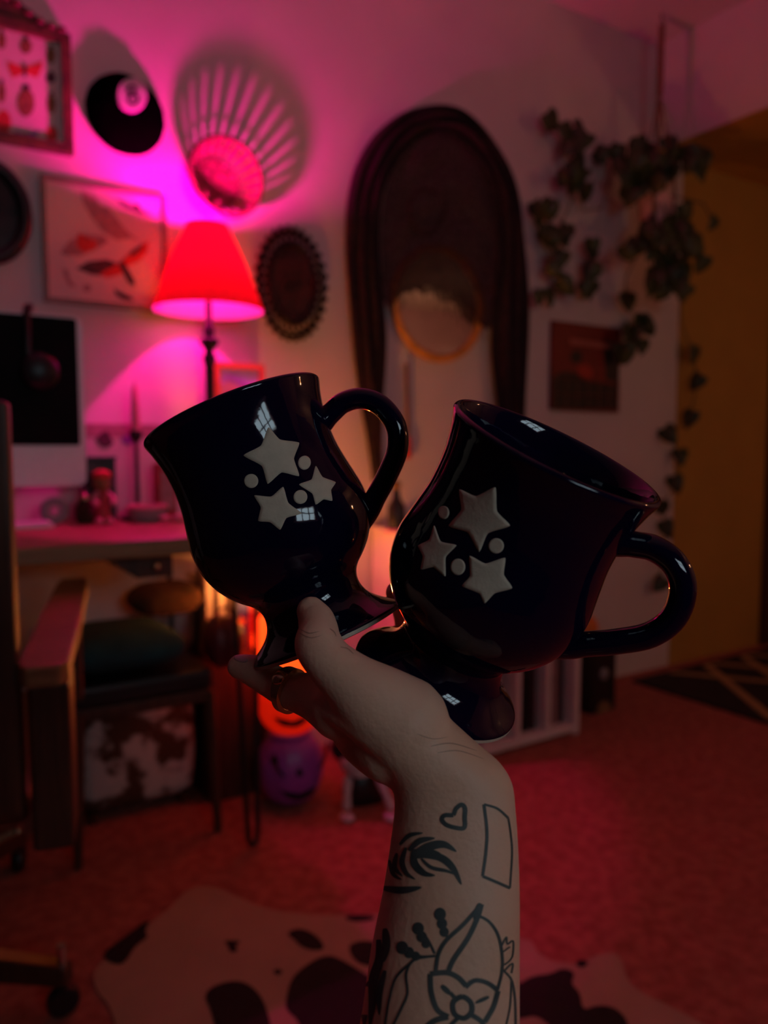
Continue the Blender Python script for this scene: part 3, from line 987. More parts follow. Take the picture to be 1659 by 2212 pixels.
# small red figurine
p = on_desk(222, .19)
zk = lambda y: W(222, y, .19).z
t = thing('figurine', p, 'small red and pink figurine with a rounded cap on the desk', 'figurine')
obj('body', G().lathe([(.001, DZ), (.020, DZ), (.022, DZ + .01), (.016, DZ + .03), (.013, zk(1060))], Matrix.Translation(V((p.x, p.y, 0))), 20), m_bookr, t, smooth=True)
obj('head', G().ell((p.x, p.y, zk(1043)), (.021, .021, .021)), m_inkbrn, t, smooth=True)
obj('cap', G().ell((p.x, p.y, zk(1026)), (.022, .022, .013)), m_inkred, t, smooth=True)
for s in (-1, 1):
    obj('arm', G().tube([V((p.x + s * .012, p.y - .004, zk(1065))), V((p.x + s * .024, p.y - .014, zk(1078))), V((p.x + s * .018, p.y - .024, zk(1086)))], .0065, 8, dome=True), m_pink, t, smooth=True)
    obj('foot', G().ell((p.x + s * .012, p.y - .016, DZ + .008), (.010, .014, .008)), m_pink, t, smooth=True)
# orange and grey pots near the stand
p = on_desk(185, .15)
t = thing('small_orange_jar', p, 'small brown orange jar between computer stand and figurine', 'jar')
obj('jar_body', G().lathe([(.001, 0), (.018, 0), (.024, .015), (.022, .04), (.014, .05), (.014, .056), (.001, .056)], Matrix.Translation(p), 20), m_brownfur, t, smooth=True)
obj('jar_lid', G().lathe([(.016, .056), (.016, .064), (.004, .068), (.001, .074)], Matrix.Translation(p), 20), m_brass, t, smooth=True)
p = on_desk(118, .15)
t = thing('tape_roll', p, 'grey round roll standing on the desk under the computer screen', 'roll')
obj('roll', G().torus(p + V((0, 0, .032)), .022, .010, (0, 1, 0), 30, 10), m_grey, t, smooth=True)
obj('core', G().torus(p + V((0, 0, .032)), .012, .002, (0, 1, 0), 24, 8), m_bookw, t, smooth=True)
# red book/box at the back
p = on_desk(362, .13)
t = thing('red_tin', p, 'upright red tin with a pale label at the back of the desk', 'tin')
zt = W(350, 1000, .13).z
obj('tin_body', G().box((p.x - .03, p.y - .02, DZ), (p.x + .02, p.y + .02, zt)), m_bookr, t, bevel=.003)
obj('tin_label', G().box((p.x - .022, p.y - .0215, DZ + .025), (p.x + .012, p.y - .0201, zt - .02)), m_inkgry, t)
for i, x in enumerate((356, 384)):
    p = on_desk(x, .235)
    o = obj('pink_egg', G().ell(p + V((0, 0, .010)), (.014, .011, .010)), m_pink, None, smooth=True)
    tag(o, ['left of two small pink stones at the red tin', 'right of two small pink stones at the red tin'][i], 'stone', 'pink stones on the desk')

# ------------------------------------------------------------------ under the desk
# wooden chair tucked under the desk
cl, crr = Zp(152, 1840, 0), Zp(502, 1832, 0)
cw = crr.x - cl.x
yc = (cl.y + crr.y) / 2
SZ = CAM.z - (1505 - 970) / F * ((crr - CAM).dot(FWD))
t = thing('side_chair', ((cl.x + crr.x) / 2, yc + .15, 0), 'dark wooden chair with a teal cushion pushed under the desk', 'chair')
xa, xb = cl.x, crr.x
ya, yb = yc, -.03
for x, y, k in ((xa, ya, 1), (xb, ya, 1), (xa, yb, -1), (xb, yb, -1)):
    s = -1 if x == xa else 1
    obj('leg', G().tube([V((x, y, .004)), V((x - s * .012, y + .01 * k, SZ))], [.010, .015], 10), m_dwood, t, smooth=True)
obj('rail', G().box((xa + .01, ya + .002, SZ - .022), (xb - .01, ya + .022, SZ + .006)), m_dwood, t, bevel=.003)
obj('rail', G().box((xa + .002, ya + .02, SZ - .022), (xa + .022, yb, SZ + .006)), m_dwood, t, bevel=.003)
obj('rail', G().box((xb - .022, ya + .02, SZ - .022), (xb - .002, yb, SZ + .006)), m_dwood, t, bevel=.003)
obj('seat', G().box((xa, ya + .004, SZ + .006), (xb, yb, SZ + .055)), m_black, t, bevel=.012)


def cushion(name, c, sx, sy, sz, m, parent=None, M=None, pw=.42):
    n = 24
    R = []
    for i in range(13):
        a = -PI / 2 + PI * i / 12
        ring = []
        for k in range(48):
            b = 2 * PI * k / 48
            sg = lambda q: math.copysign(abs(q) ** pw, q)
            x = sx * max(1e-3, math.cos(a)) ** .5 * sg(math.cos(b))
            y = sy * max(1e-3, math.cos(a)) ** .5 * sg(math.sin(b))
            z = sz * math.sin(a) * (1 - .35 * max(abs(x / sx), abs(y / sy)) ** 3)
            q = V((x, y, z))
            ring.append(V(c) + (M @ q if M is not None else q))
        R.append(ring)
    return obj(name, G().rings(R), m, parent, smooth='all')


xm = (xa + xb) / 2
c = cushion('seat_cushion', (xm - .025, (ya + yb) / 2 - .02, SZ + .055 + .054), cw * .43, (yb - ya) * .42, .052, m_teal)
tag(c, 'dark teal velvet cushion lying on the wooden chair seat', 'cushion')
bc = W(352, 1320, .10)
c = cushion('fur_cushion', (bc.x, -.125, SZ + .158 + .036), .095, .072, .042, m_brownfur, pw=.7)
tag(c, 'brown fluffy cushion on top of the teal cushion', 'cushion')
# burgundy bag on the chair's right side
bp = P(470, 1420, (crr - CAM).dot(FWD) + .05)
t = thing('shoulder_bag', (bp.x, bp.y, SZ + .06), 'dark burgundy soft bag on the right of the chair seat', 'bag')
cushion('bag_body', (bp.x + .015, bp.y, SZ + .055 + .062), .045, .05, .062, m_burg, t, pw=.6)
obj('strap', G().tube([V((bp.x - .02, bp.y - .02, SZ + .16)), V((bp.x + .0, bp.y - .01, SZ + .195)), V((bp.x + .03, bp.y, SZ + .20)), V((bp.x + .045, bp.y, SZ + .16))], .004, 6), m_burg, t, smooth=True)

# cow print pouffe under the chair
a, b = Zp(168, 1795, 0), Zp(482, 1785, 0)
t = thing('pouffe', ((a.x + b.x) / 2, a.y + .11, 0), 'square brown and white cowhide pouffe under the wooden chair', 'pouffe')
zt = SZ - .03
pm = []
g = G()
R = []
for i in range(17):
    u = i / 16
    z = .028 + (zt - .028) * u
    bul = .012 * math.sin(PI * u) ** .7
    rr = .03 if 0 < i < 16 else .045
    ins = 0 if 0 < i < 16 else .012
    pts = rrect(a.x + .018 - bul + ins, b.x - .018 + bul - ins, 0, 1, .01, 0)
    ring = []
    x0_, x1_ = a.x + .018 - bul + ins, b.x - .018 + bul - ins
    y0_, y1_ = a.y - bul + ins, a.y + .20 + bul - ins
    for cx, cy, a0 in ((x1_ - rr, y1_ - rr, 0), (x0_ + rr, y1_ - rr, PI / 2), (x0_ + rr, y0_ + rr, PI), (x1_ - rr, y0_ + rr, 1.5 * PI)):
        for k in range(6):
            q = a0 + PI / 2 * k / 5
            ring.append(V((cx + rr * math.cos(q), cy + rr * math.sin(q), z)))
    R.append(ring)
obj('hide_cover', g.rings(R), m_cowprint, t, smooth='all')
for x in (a.x + .04, b.x - .04):
    for y in (a.y + .02, a.y + .18):
        obj('foot', G().lathe([(.012, 0), (.016, .028)], Matrix.Translation(V((x, y, 0))), 12), m_dwood, t, smooth=True)

# low crate of books beside the chair
p0 = W(436, 1300, .06)
cxx = p0.x - .015
t = thing('book_crate', (cxx + .1, -.10, 0), 'low dark wooden crate holding books under the desk end', 'crate')
cz = W(480, 1425, .2).z
obj('crate_body', G().box((cxx - .02, -.20, .0), (cxx + .20, -.02, cz)), m_dwood, t, bevel=.004)
obj('crate_top', G().box((cxx - .03, -.205, cz), (cxx + .21, -.015, cz + .014)), m_dwood, t, bevel=.003)
bx = cxx - .015
cols = [m_bookw, m_bookd, m_bookw, m_bookd, m_bookb, m_bookr, m_inkbrn, m_bookd]
wid = [.018, .010, .016, .018, .040, .017, .018, .014]
hts = [.20, .17, .19, .16, .165, .15, .17, .16]
labs = ['cream spined tall book, leftmost on the crate under the desk', 'thin dark book second from left on the crate', 'cream spined book between two dark books on the crate', 'dark spined book beside the blue starred book', 'wide blue book with a gold star on its spine', 'red spined book right of the blue starred book', 'brown spined book near the right end of the crate', 'dark narrow book at the right end of the crate']
for i in range(8):
    t = thing('book', (bx + wid[i] / 2, -.11, cz + .014), labs[i], 'book', 'books on the crate under the desk')
    z0 = cz + .0145
    obj('cover', G().box((bx, -.18, z0), (bx + wid[i] * .12, -.05, z0 + hts[i])).box((bx + wid[i] * .88, -.18, z0), (bx + wid[i], -.05, z0 + hts[i])).box((bx, -.182, z0), (bx + wid[i], -.179, z0 + hts[i])), cols[i], t)
    obj('pages', G().box((bx + wid[i] * .12, -.178, z0 + .002), (bx + wid[i] * .88, -.052, z0 + hts[i] - .003)), m_paper, t)
    if i == 4:
        sc_ = V((bx + wid[i] / 2, -.183, z0 + .075))
        obj('gold_star', G().poly([sc_ + V(((.017 if k % 2 == 0 else .007) * math.sin(k * PI / 5), 0, (.017 if k % 2 == 0 else .007) * math.cos(k * PI / 5))) for k in range(10)], (0, .001, 0)), m_star, t)
    bx += wid[i] + .003
# pale jar in front of the crate
p = Zp(524, 1700, 0)
p = V((cxx + .16, -.27, 0))
t = thing('floor_vase', p, 'pale cream vase on the floor behind the black hairpin leg', 'vase')
obj('vase_body', G().lathe([(.001, 0), (.03, 0), (.045, .08), (.05, .18), (.032, .26), (.02, .30), (.026, .325), (.022, .325), (.016, .30), (.001, .29)], Matrix.Translation(p), 28), m_bookw, t, smooth=True)
obj('vase_band', G().torus(p + V((0, 0, .10)), .046, .003, (0, 0, 1), 28, 6), m_bookd, t, smooth=True)

# ------------------------------------------------------------------ pumpkin tower


def pumpkin(t, name, c, r, h, m, ribs=9, depth=.08, n=72, rows=17):
    R = []
    for i in range(rows):
        a = -PI / 2 + PI * i / 16
        ring = []
        for k in range(n):
            b = 2 * PI * k / n
            q = max(.02, math.cos(a)) ** .72 * (1 - depth * abs(math.cos(b * ribs / 2)) ** 6)
            ring.append(V(c) + V((r * q * math.cos(b), r * q * math.sin(b), h * math.sin(a) * (1 - .10 * max(0, math.cos(a)) ** 0 * (abs(math.sin(a)) > .97)))))
        R.append(ring)
    return obj(name, G().rings(R) if rows == 17 else G().rings(R + [[V(c) + (p - V(c)) * .96 for p in r] for r in R[::-1]]), m, t, smooth='all')


pb = Zp(640, 1752, 0)
dpt = (pb - CAM).dot(FWD)


def zat(py):
    return CAM.z + (ray(640, py) * dpt).z


def face_on(t, body, polys, m):
    bv = bvh_of(body)
    for nm, pts in polys:
        g = patch(bv, smooth_outline(pts, 1), .002)
        if g:
            obj(nm, g, m, body)


pr = .087
cB = V((pb.x + .012, pb.y + .06, 0))
t = thing('purple_pumpkin_bucket', cB, 'purple jack-o-lantern bucket on the carpet below the red one', 'bucket')
zh = (zat(1590) - 0) / 2
pbk = pumpkin(t, 'bucket_body', cB + V((0, 0, zh)), pr, zh, m_purple, 10, .03)
obj('rim', G().torus(cB + V((0, 0, zh * 1.97)), .05, .006, (0, 0, 1), 32, 8), m_purple, t, smooth=True)
face_on(t, pbk, [('eye', [(582, 1650), (592, 1628), (606, 1648)]), ('eye', [(680, 1640), (690, 1616), (702, 1632)]), ('nose', [(636, 1676), (648, 1652), (658, 1678)]),
                 ('mouth', [(598, 1702), (625, 1718), (660, 1716), (685, 1695), (678, 1714), (652, 1728), (622, 1726)])], m_faceblk)
obj('handle', G().tube([cB + V((pr * .85 * math.cos(a), -pr * .75 - .004, zh * 1.75 - .085 * math.sin(a))) for a in [PI * k / 14 for k in range(15)]], .0035, 6), m_black, t, smooth=True)
z0 = zh * 2 - .004
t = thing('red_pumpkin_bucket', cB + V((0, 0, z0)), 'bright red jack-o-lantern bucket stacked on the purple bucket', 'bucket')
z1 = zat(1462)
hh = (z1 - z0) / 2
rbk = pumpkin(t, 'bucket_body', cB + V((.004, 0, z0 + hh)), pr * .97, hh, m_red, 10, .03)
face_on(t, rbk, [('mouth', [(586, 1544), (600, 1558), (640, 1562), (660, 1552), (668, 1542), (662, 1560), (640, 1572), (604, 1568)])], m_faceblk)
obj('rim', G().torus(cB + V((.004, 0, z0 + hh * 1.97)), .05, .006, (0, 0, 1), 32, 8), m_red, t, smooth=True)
z2 = z1 - .004
t = thing('pumpkin_lamp', cB + V((.006, 0, z2)), 'glowing orange pumpkin lamp stacked on top of the red bucket', 'lamp')
zt = zat(1312)
hg = (zt - z2) / 2
gc = cB + V((.004, .0, z2 + hg))
glow = pumpkin(t, 'glowing_shell', gc, .098, hg, m_glow, 9, .06, rows=14)
obj('bulb', G().ell(gc + V((0, 0, hg * .35)), (.02, .02, .025)), m_wbulb, t, smooth=True)
ld = bpy.data.lights.new('pumpkin_light', 'POINT')
ld.energy = PUMPKIN_W
ld.color = (1.0, .37, .07)
ld.shadow_soft_size = .03
lo = bpy.data.objects.new('pumpkin_light', ld)
COL.objects.link(lo)
lo.location = gc + V((0, 0, hg * .70))

# ------------------------------------------------------------------ white shelf unit
so = .36
fx1 = W(1253, 1500, so).x
sy = W(1253, 1500, so).y
fx0 = W(800, 1240, .0).x + .0
sz = CAM.z + (ray(1000, 1165) * ((W(860, 1165, so) - CAM).dot(FWD))).z
t = thing('white_shelf_unit', ((fx0 + fx1) / 2, sy + .17, 0), 'white painted open shelf unit with upright dividers against the wall', 'shelf')
th = .022
obj('side_panel', G().box((fx0, sy, 0), (fx0 + th, -.01, sz - th)), m_paint, t, bevel=.002)
obj('side_panel', G().box((fx1 - th, sy, 0), (fx1, -.01, sz - th)), m_paint, t, bevel=.002)
obj('top_panel', G().box((fx0 - .006, sy - .006, sz - th), (fx1 + .006, -.01, sz)), m_paint, t, bevel=.002)
obj('bottom_panel', G().box((fx0 + th, sy, .012), (fx1 - th, -.01, .034)), m_paint, t, bevel=.002)
obj('back_panel', G().box((fx0 + th, -.022, .034), (fx1 - th, -.012, sz - th)), m_paint, t)
zmid = .37
obj('shelf_board', G().box((fx0 + th, sy + .01, zmid - .01), (fx1 - th, -.022, zmid + .01)), m_paint, t)
ND = int((fx1 - fx0 - .10) / .125)
for k in range(ND):
    x = fx1 - .13 - k * .125
    if x < fx0 + .04:
        continue
    obj('divider', G().box((x - .008, sy + .008, .034), (x + .008, -.022, zmid - .01)), m_paint, t)
# things inside: records and books
x = fx1 - .045
i = 0
rc = [m_bookd, m_inkgry, m_bookw, m_bookd, m_black]
rn = ['dark', 'rose grey', 'cream', 'brown black', 'black']
k = 0
while x > fx0 + .05 and k < 18:
    near = min(abs(x - (fx1 - .13 - q * .125)) for q in range(ND))
    if near > .022:
        h_ = random.uniform(.20, .31)
        o = obj('record', G().box((x - .010, sy + .03 + random.uniform(0, .03), .0345), (x + .006, -.04, .0345 + h_)), rc[k % 5], None)
        tag(o, 'upright %s record sleeve in the white shelf, number %s counting from the right end' % (rn[k % 5], ['one', 'two', 'three', 'four', 'five', 'six', 'seven', 'eight', 'nine', 'ten', 'eleven', 'twelve', 'thirteen', 'fourteen', 'fifteen', 'sixteen', 'seventeen', 'eighteen'][k]), 'record', 'records in the white shelf')
        k += 1
    x -= .03
# black bottle with pink foot on top
p = W(856, 1170, .20)
p = V((p.x, -.20, sz))
t = thing('black_bottle', p, 'slim black bottle on the white shelf seen between the two mugs', 'bottle')
obj('bottle_body', G().lathe([(.001, .008), (.026, .008), (.028, .03), (.026, .075), (.012, .10), (.010, .125), (.001, .125)], Matrix.Translation(p), 24), m_black, t, smooth=True)
obj('bottle_foot', G().lathe([(.001, 0), (.034, 0), (.036, .006), (.028, .0085), (.001, .0085)], Matrix.Translation(p), 24), m_pink, t, smooth=True)
obj('stopper', G().ell(p + V((0, 0, .137)), (.014, .014, .014)), m_inkbrn, t, smooth=True)

# black speaker + pumpkin right of the shelf
a, b = W(1278, 1480, .26), W(1330, 1480, .26)
zt = W(1300, 1392, .26).z
t = thing('floor_speaker', ((a.x + b.x) / 2, -.16, 0), 'narrow black loudspeaker on the floor right of the white shelf', 'speaker')
obj('cabinet', G().box((a.x, -.26, 0), (b.x, -.06, zt)), m_black, t, bevel=.004)
cs = W(1303, 1535, .262)
cx = (a.x + b.x) / 2
obj('cone', G().lathe([(.001, .004), (.012, .004), (.026, .0), (.034, .006), (.036, .006), (.036, -.002), (.001, -.002)], Matrix.Translation(V((cx, -.262, cs.z))) @ Matrix.Rotation(PI / 2, 4, 'X'), 28), m_inkbrn, t, smooth=True)
obj('tweeter', G().lathe([(.001, .006), (.010, .005), (.02, .002), (.022, -.002), (.001, -.002)], Matrix.Translation(V((cx, -.262, cs.z + .13))) @ Matrix.Rotation(PI / 2, 4, 'X'), 28), m_grey, t, smooth=True)
pc_ = V((cx - .012, -.16, zt))
t = thing('small_pumpkin', pc_, 'small orange pumpkin with green stem on the black loudspeaker', 'pumpkin')
pumpkin(t, 'fruit', pc_ + V((0, 0, .042)), .062, .044, m_orange, 8, .12)
obj('stem', G().tube([pc_ + V((0, 0, .080)), pc_ + V((-.002, 0, .10)), pc_ + V((-.008, 0, .118))], [.010, .007, .006], 8), m_green, t, smooth=True)

# skeleton doll
p = Zp(778, 1752, 0)
dk = (p - CAM).dot(FWD)
q = lambda x, y, dd=0: P(x + 9, y, dk + dd - .01)
t = thing('skeleton_doll', p + V((0, .03, 0)), 'black and white skeleton doll sitting on the carpet by the purple bucket', 'doll')
obj('torso', G().ell(q(782, 1700, .075), (.070, .045, .075)), m_black, t, smooth=True)
sk = obj('skull', G().ell(q(765, 1640, .0), (.052, .045, .040)), m_bone, t, smooth=True)
obj('jaw', G().ell(q(770, 1664, -.012), (.036, .03, .016)), m_bone, sk, smooth=True)
for x in (742, 772):
    obj('eye_socket', G().ell(q(x, 1628, -.042), (.011, .006, .012)), m_faceblk, sk, smooth=True)
obj('hood', G().ell(q(745, 1612, .014), (.05, .045, .04)), m_black, t, smooth=True)
for x0_, x1_ in ((742, 740), (812, 835)):
    g = G().tube([q(x0_, 1686, -.02), q((x0_ + x1_) / 2, 1715, -.03), q(x1_, 1740, -.035)], [.013, .009, .012], 10, dome=True)
    lg = obj('leg_bone', g, m_bone, t, smooth=True)
    obj('foot_bone', G().ell(V((q(x1_, 1748, -.045).x, q(x1_, 1748, -.045).y, .010)), (.018, .022, .010)), m_bone, lg, smooth=True)

# ------------------------------------------------------------------ armchair on casters, left
AZ = .65
f_, n_ = Zp(160, 1248, AZ), Zp(90, 1440, AZ)
dv = (f_ - n_)
dv.z = 0
L_ = dv.length
dv.normalize()
sv = V((-dv.y, dv.x, 0))       # to the left of the arm
ctr = (f_ + n_) / 2 + sv * .27
ctr.z = 0
t = thing('office_armchair', ctr, 'wooden office armchair with a flat reddish armrest on casters at left edge', 'chair')
MA = Matrix((((dv.x, sv.x, 0, ctr.x), (dv.y, sv.y, 0, ctr.y), (0, 0, 1, 0), (0, 0, 0, 1))))


def abox(name, a, b, m, bev=.006, parent=None):
    return obj(name, G().box(a, b, MA), m, parent or t, bevel=bev)


for s in (-1, 1):
    g = G()
    R = []
    for u, w0 in ((-L_ / 2, .02), (-L_ / 2 + .02, .030), (-.05, .032), (L_ / 2 - .06, .030), (L_ / 2, .024)):
        R.append([MA @ V((u, s * .27 + k * w0, z)) for k, z in ((-1, AZ - .028), (1, AZ - .028), (1, AZ), (-1, AZ))])
    obj('armrest', g.rings(R), m_wood, t, bevel=.004)
    abox('arm_post', (L_ / 2 - .12, s * .27 - .016, .42), (L_ / 2 - .08, s * .27 + .016, AZ - .03), m_dwood)
    abox('arm_post', (-L_ / 2 + .02, s * .27 - .03, .40), (-L_ / 2 + .12, s * .27 + .02, AZ - .03), m_dwood)
abox('seat', (-.25, -.24, .40), (.25, .24, .45), m_dwood, .015)
abox('back_post', (-L_ / 2 + .02, -.24, .45), (-L_ / 2 + .06, -.20, .98), m_dwood)
abox('back_post', (-L_ / 2 + .02, .20, .45), (-L_ / 2 + .06, .24, .98), m_dwood)
abox('backrest', (-L_ / 2 + .025, -.20, .66), (-L_ / 2 + .05, .20, .96), m_dwood)
c1, c2 = Zp(42, 1880, 0), Zp(138, 2192, 0)
mid_ = (c1 + c2) / 2
half_ = (c2 - c1).length / 2
pr_ = V((-(c2 - c1).y, (c2 - c1).x, 0)).normalized()
if pr_.dot(RGT) > 0:
    pr_ = -pr_
bc_ = mid_ + pr_ * (half_ / math.tan(PI / 5))
rad = (c1 - bc_).length
ang0 = math.atan2(c1.y - bc_.y, c1.x - bc_.x)
for k in range(5):
    a = ang0 + k * 2 * PI / 5
    d = V((math.cos(a), math.sin(a), 0))
    e = bc_ + d * rad
    n_ = V((-d.y, d.x, 0))
    R = [[q + n_ * w0 + V((0, 0, -h0)), q - n_ * w0 + V((0, 0, -h0)), q - n_ * w0, q + n_ * w0] for q, w0, h0 in ((bc_ + V((0, 0, .13)), .028, .05), (e + d * .012 + V((0, 0, .085)), .014, .03))]
    sp = obj('base_spoke', G().rings(R), m_dwood, t, bevel=.003)
    obj('brass_cap', G().rings([[q + n_ * w0 + V((0, 0, .0005)), q - n_ * w0 + V((0, 0, .0005)), q - n_ * w0 + V((0, 0, .004)), q + n_ * w0 + V((0, 0, .004))] for q, w0 in ((bc_ + d * .05 + V((0, 0, .1235)), .02), (e + V((0, 0, .0865)), .010))]), m_brass, sp)
    obj('caster', G().lathe([(.001, -.012), (.022, -.012), (.026, -.006), (.026, .006), (.022, .012), (.001, .012)], Matrix.Translation(e + V((0, 0, .0265))) @ Matrix.Rotation(a + .6, 4, 'Z') @ Matrix.Rotation(PI / 2, 4, 'X'), 20), m_black, sp, smooth=True)
    obj('caster_stem', G().tube([e + V((0, 0, .045)), e + V((0, 0, .12))], .007, 10), m_chrome, sp, smooth=True)

# ------------------------------------------------------------------ rugs
HZ = .004


def floor_poly(pts, z0, z1):
    q = [Zp(x, y, 0) for x, y in pts]
    return G().poly([V((p.x, p.y, z0)) for p in q], (0, 0, z1 - z0))


rug = [(203, 2140), (203, 2095), (250, 2062), (330, 1992), (372, 1962), (400, 1928), (432, 1917), (470, 1921), (515, 1942), (570, 1966), (640, 1978), (720, 1981), (800, 1978), (900, 1985), (1000, 2000), (1060, 2018), (1118, 2030), (1150, 2036), (1160, 2062), (1196, 2084), (1255, 2086), (1286, 2068), (1318, 2060), (1342, 2072), (1349, 2108), (1370, 2140), (1420, 2165), (1500, 2206), (1600, 2262), (1500, 2600), (900, 2900), (330, 2600), (240, 2350), (252, 2230), (240, 2180)]
t = thing('cowhide_rug', V((Zp(700, 2250, 0).x, Zp(700, 2250, 0).y, 0)), 'white cowhide rug with black patches on the carpet in the foreground', 'rug')
obj('hide', floor_poly(smooth_outline(rug, 2), .0005, HZ), m_hide, t)
patches = [[(215, 2068), (268, 2030), (328, 1984), (312, 2018), (322, 2028), (292, 2048), (272, 2084), (248, 2090)],
           [(482, 2036), (524, 2038), (508, 2046), (515, 2060), (496, 2062), (492, 2046)],
           [(618, 2022), (640, 2010), (668, 2016), (694, 2036), (702, 2056), (672, 2058), (648, 2048), (636, 2034)],
           [(740, 1984), (775, 1980), (815, 1984), (800, 1994), (760, 1996)],
           [(434, 2146), (512, 2118), (562, 2148), (585, 2212), (600, 2320), (480, 2330), (462, 2200)],
           [(618, 2165), (628, 2120), (660, 2090), (706, 2066), (742, 2080), (790, 2110), (850, 2150), (850, 2340), (680, 2350), (650, 2212), (618, 2188)],
           [(752, 2045), (790, 2035), (840, 2050), (830, 2092), (780, 2090), (758, 2070)],
           [(588, 2102), (604, 2098), (612, 2106), (598, 2112)],
           [(1020, 2150), (1120, 2134), (1148, 2114), (1190, 2110), (1214, 2096), (1244, 2106), (1232, 2130), (1254, 2150), (1258, 2190), (1290, 2176), (1330, 2182), (1358, 2212), (1372, 2290), (1240, 2300), (1172, 2196), (1120, 2206), (1020, 2230)],
           [(1244, 2081), (1262, 2078), (1272, 2086), (1258, 2096), (1246, 2092)],
           [(930, 2060), (990, 2040), (1050, 2070), (1040, 2110), (960, 2100)]]
for pts in patches:
    obj('black_patch', floor_poly(smooth_outline(pts, 2, .25), HZ, HZ + .0012), m_hideb, t)

c0 = Zp(1420, 1490, 0)
t = thing('lattice_rug', (c0.x + .45, c0.y + .1, 0), 'black rug with tan lattice stripes in the far right corner', 'rug')
ra, rb_ = W(1430, 1480, 0), None
X0, X1 = Zp(1425, 1492, 0).x, Zp(1425, 1492, 0).x + 1.5
Y1 = -.08
Y0 = Zp(1600, 1580, 0).y - .02
obj('rug_base', G().box((X0, Y0, .0005), (X1, Y1, .010)), m_blackweave, t)
nst = 0
for k in range(-1, 8):
    for s in (1, -1):
        xs = X0 + .02 + k * .26
        g = G()
        wdt = .045
        y0_, y1_ = Y0 + .02, Y1 - .02
        dxx = (y1_ - y0_) * .75 * s
        xa_, xb_ = (xs, xs + dxx) if s == 1 else (xs + .05, xs + .05 + dxx)
        lo_, hi_ = X0 + .01, X1 - .06
        if min(xa_, xb_) < lo_ or max(xa_, xb_) > hi_:
            continue
        obj('tan_stripe', G().poly([V((xa_, y0_, .010)), V((xa_ + wdt, y0_, .010)), V((xb_ + wdt, y1_, .010)), V((xb_, y1_, .010))], (0, 0, .0012 + .0004 * (s > 0))), m_tan, t)

# ------------------------------------------------------------------ warm floor lamp beyond the right of the frame
fl = V((3.35, -2.35, 0))
t = thing('floor_lamp', fl, 'slim floor lamp with a small warm bulb near the hallway, out of frame', 'lamp')
obj('base', G().lathe([(.001, 0), (.13, 0), (.13, .015), (.02, .03), (.001, .03)], Matrix.Translation(fl), 28), m_iron, t, smooth=True)
obj('pole', G().tube([fl + V((0, 0, .02)), fl + V((0, 0, 1.38))], .01, 10), m_iron, t, smooth=True)
obj('socket', G().lathe([(.001, 1.37), (.02, 1.37), (.022, 1.40), (.001, 1.41)], Matrix.Translation(fl), 16), m_brass, t, smooth=True)
obj('bulb', G().ell(fl + V((0, 0, 1.44)), (.03, .03, .04)), m_wbulb, t, smooth=True)
ld = bpy.data.lights.new('floor_lamp_light', 'POINT')
ld.energy = FLOORLAMP_W
ld.color = (1.0, .42, .23)
ld.shadow_soft_size = .035
lo = bpy.data.objects.new('floor_lamp_light', ld)
COL.objects.link(lo)
lo.location = fl + V((0, 0, 1.52))

# ------------------------------------------------------------------ mugs
U = .000225
PROF = [(0, 171), (6, 171), (14, 162), (27, 143), (44, 124), (62, 113), (82, 109), (100, 112), (116, 122), (130, 138), (145, 153), (162, 167), (190, 183), (225, 194), (265, 197), (300, 192), (335, 186), (370, 181), (405, 180), (440, 182), (470, 187), (495, 193), (510, 198), (518, 200)]
INNER = [(523, 197), (524, 192), (519, 186), (500, 178), (470, 172), (440, 168), (405, 166), (370, 167), (335, 172), (300, 177), (265, 181), (225, 178), (190, 166), (165, 145), (150, 120), (142, 80), (138, 40), (136, 2)]
HANDLE = [(418, 150), (430, 178), (437, 196), (447, 228), (440, 268), (410, 300), (358, 313), (308, 296), (266, 255), (233, 214), (212, 188), (196, 158)]


def spline(pts, k=6):
    out = []
    for i in range(len(pts) - 1):
        p0, p1, p2, p3 = [V(pts[max(0, min(len(pts) - 1, i + j))]) for j in (-1, 0, 1, 2)]
        for j in range(k):
            q = j / k
            out.append(.5 * (2 * p1 + (p2 - p0) * q + (2 * p0 - 5 * p1 + 4 * p2 - p3) * q * q + (3 * p1 - p0 - 3 * p2 + p3) * q ** 3))
    out.append(V(pts[-1]))
    return out


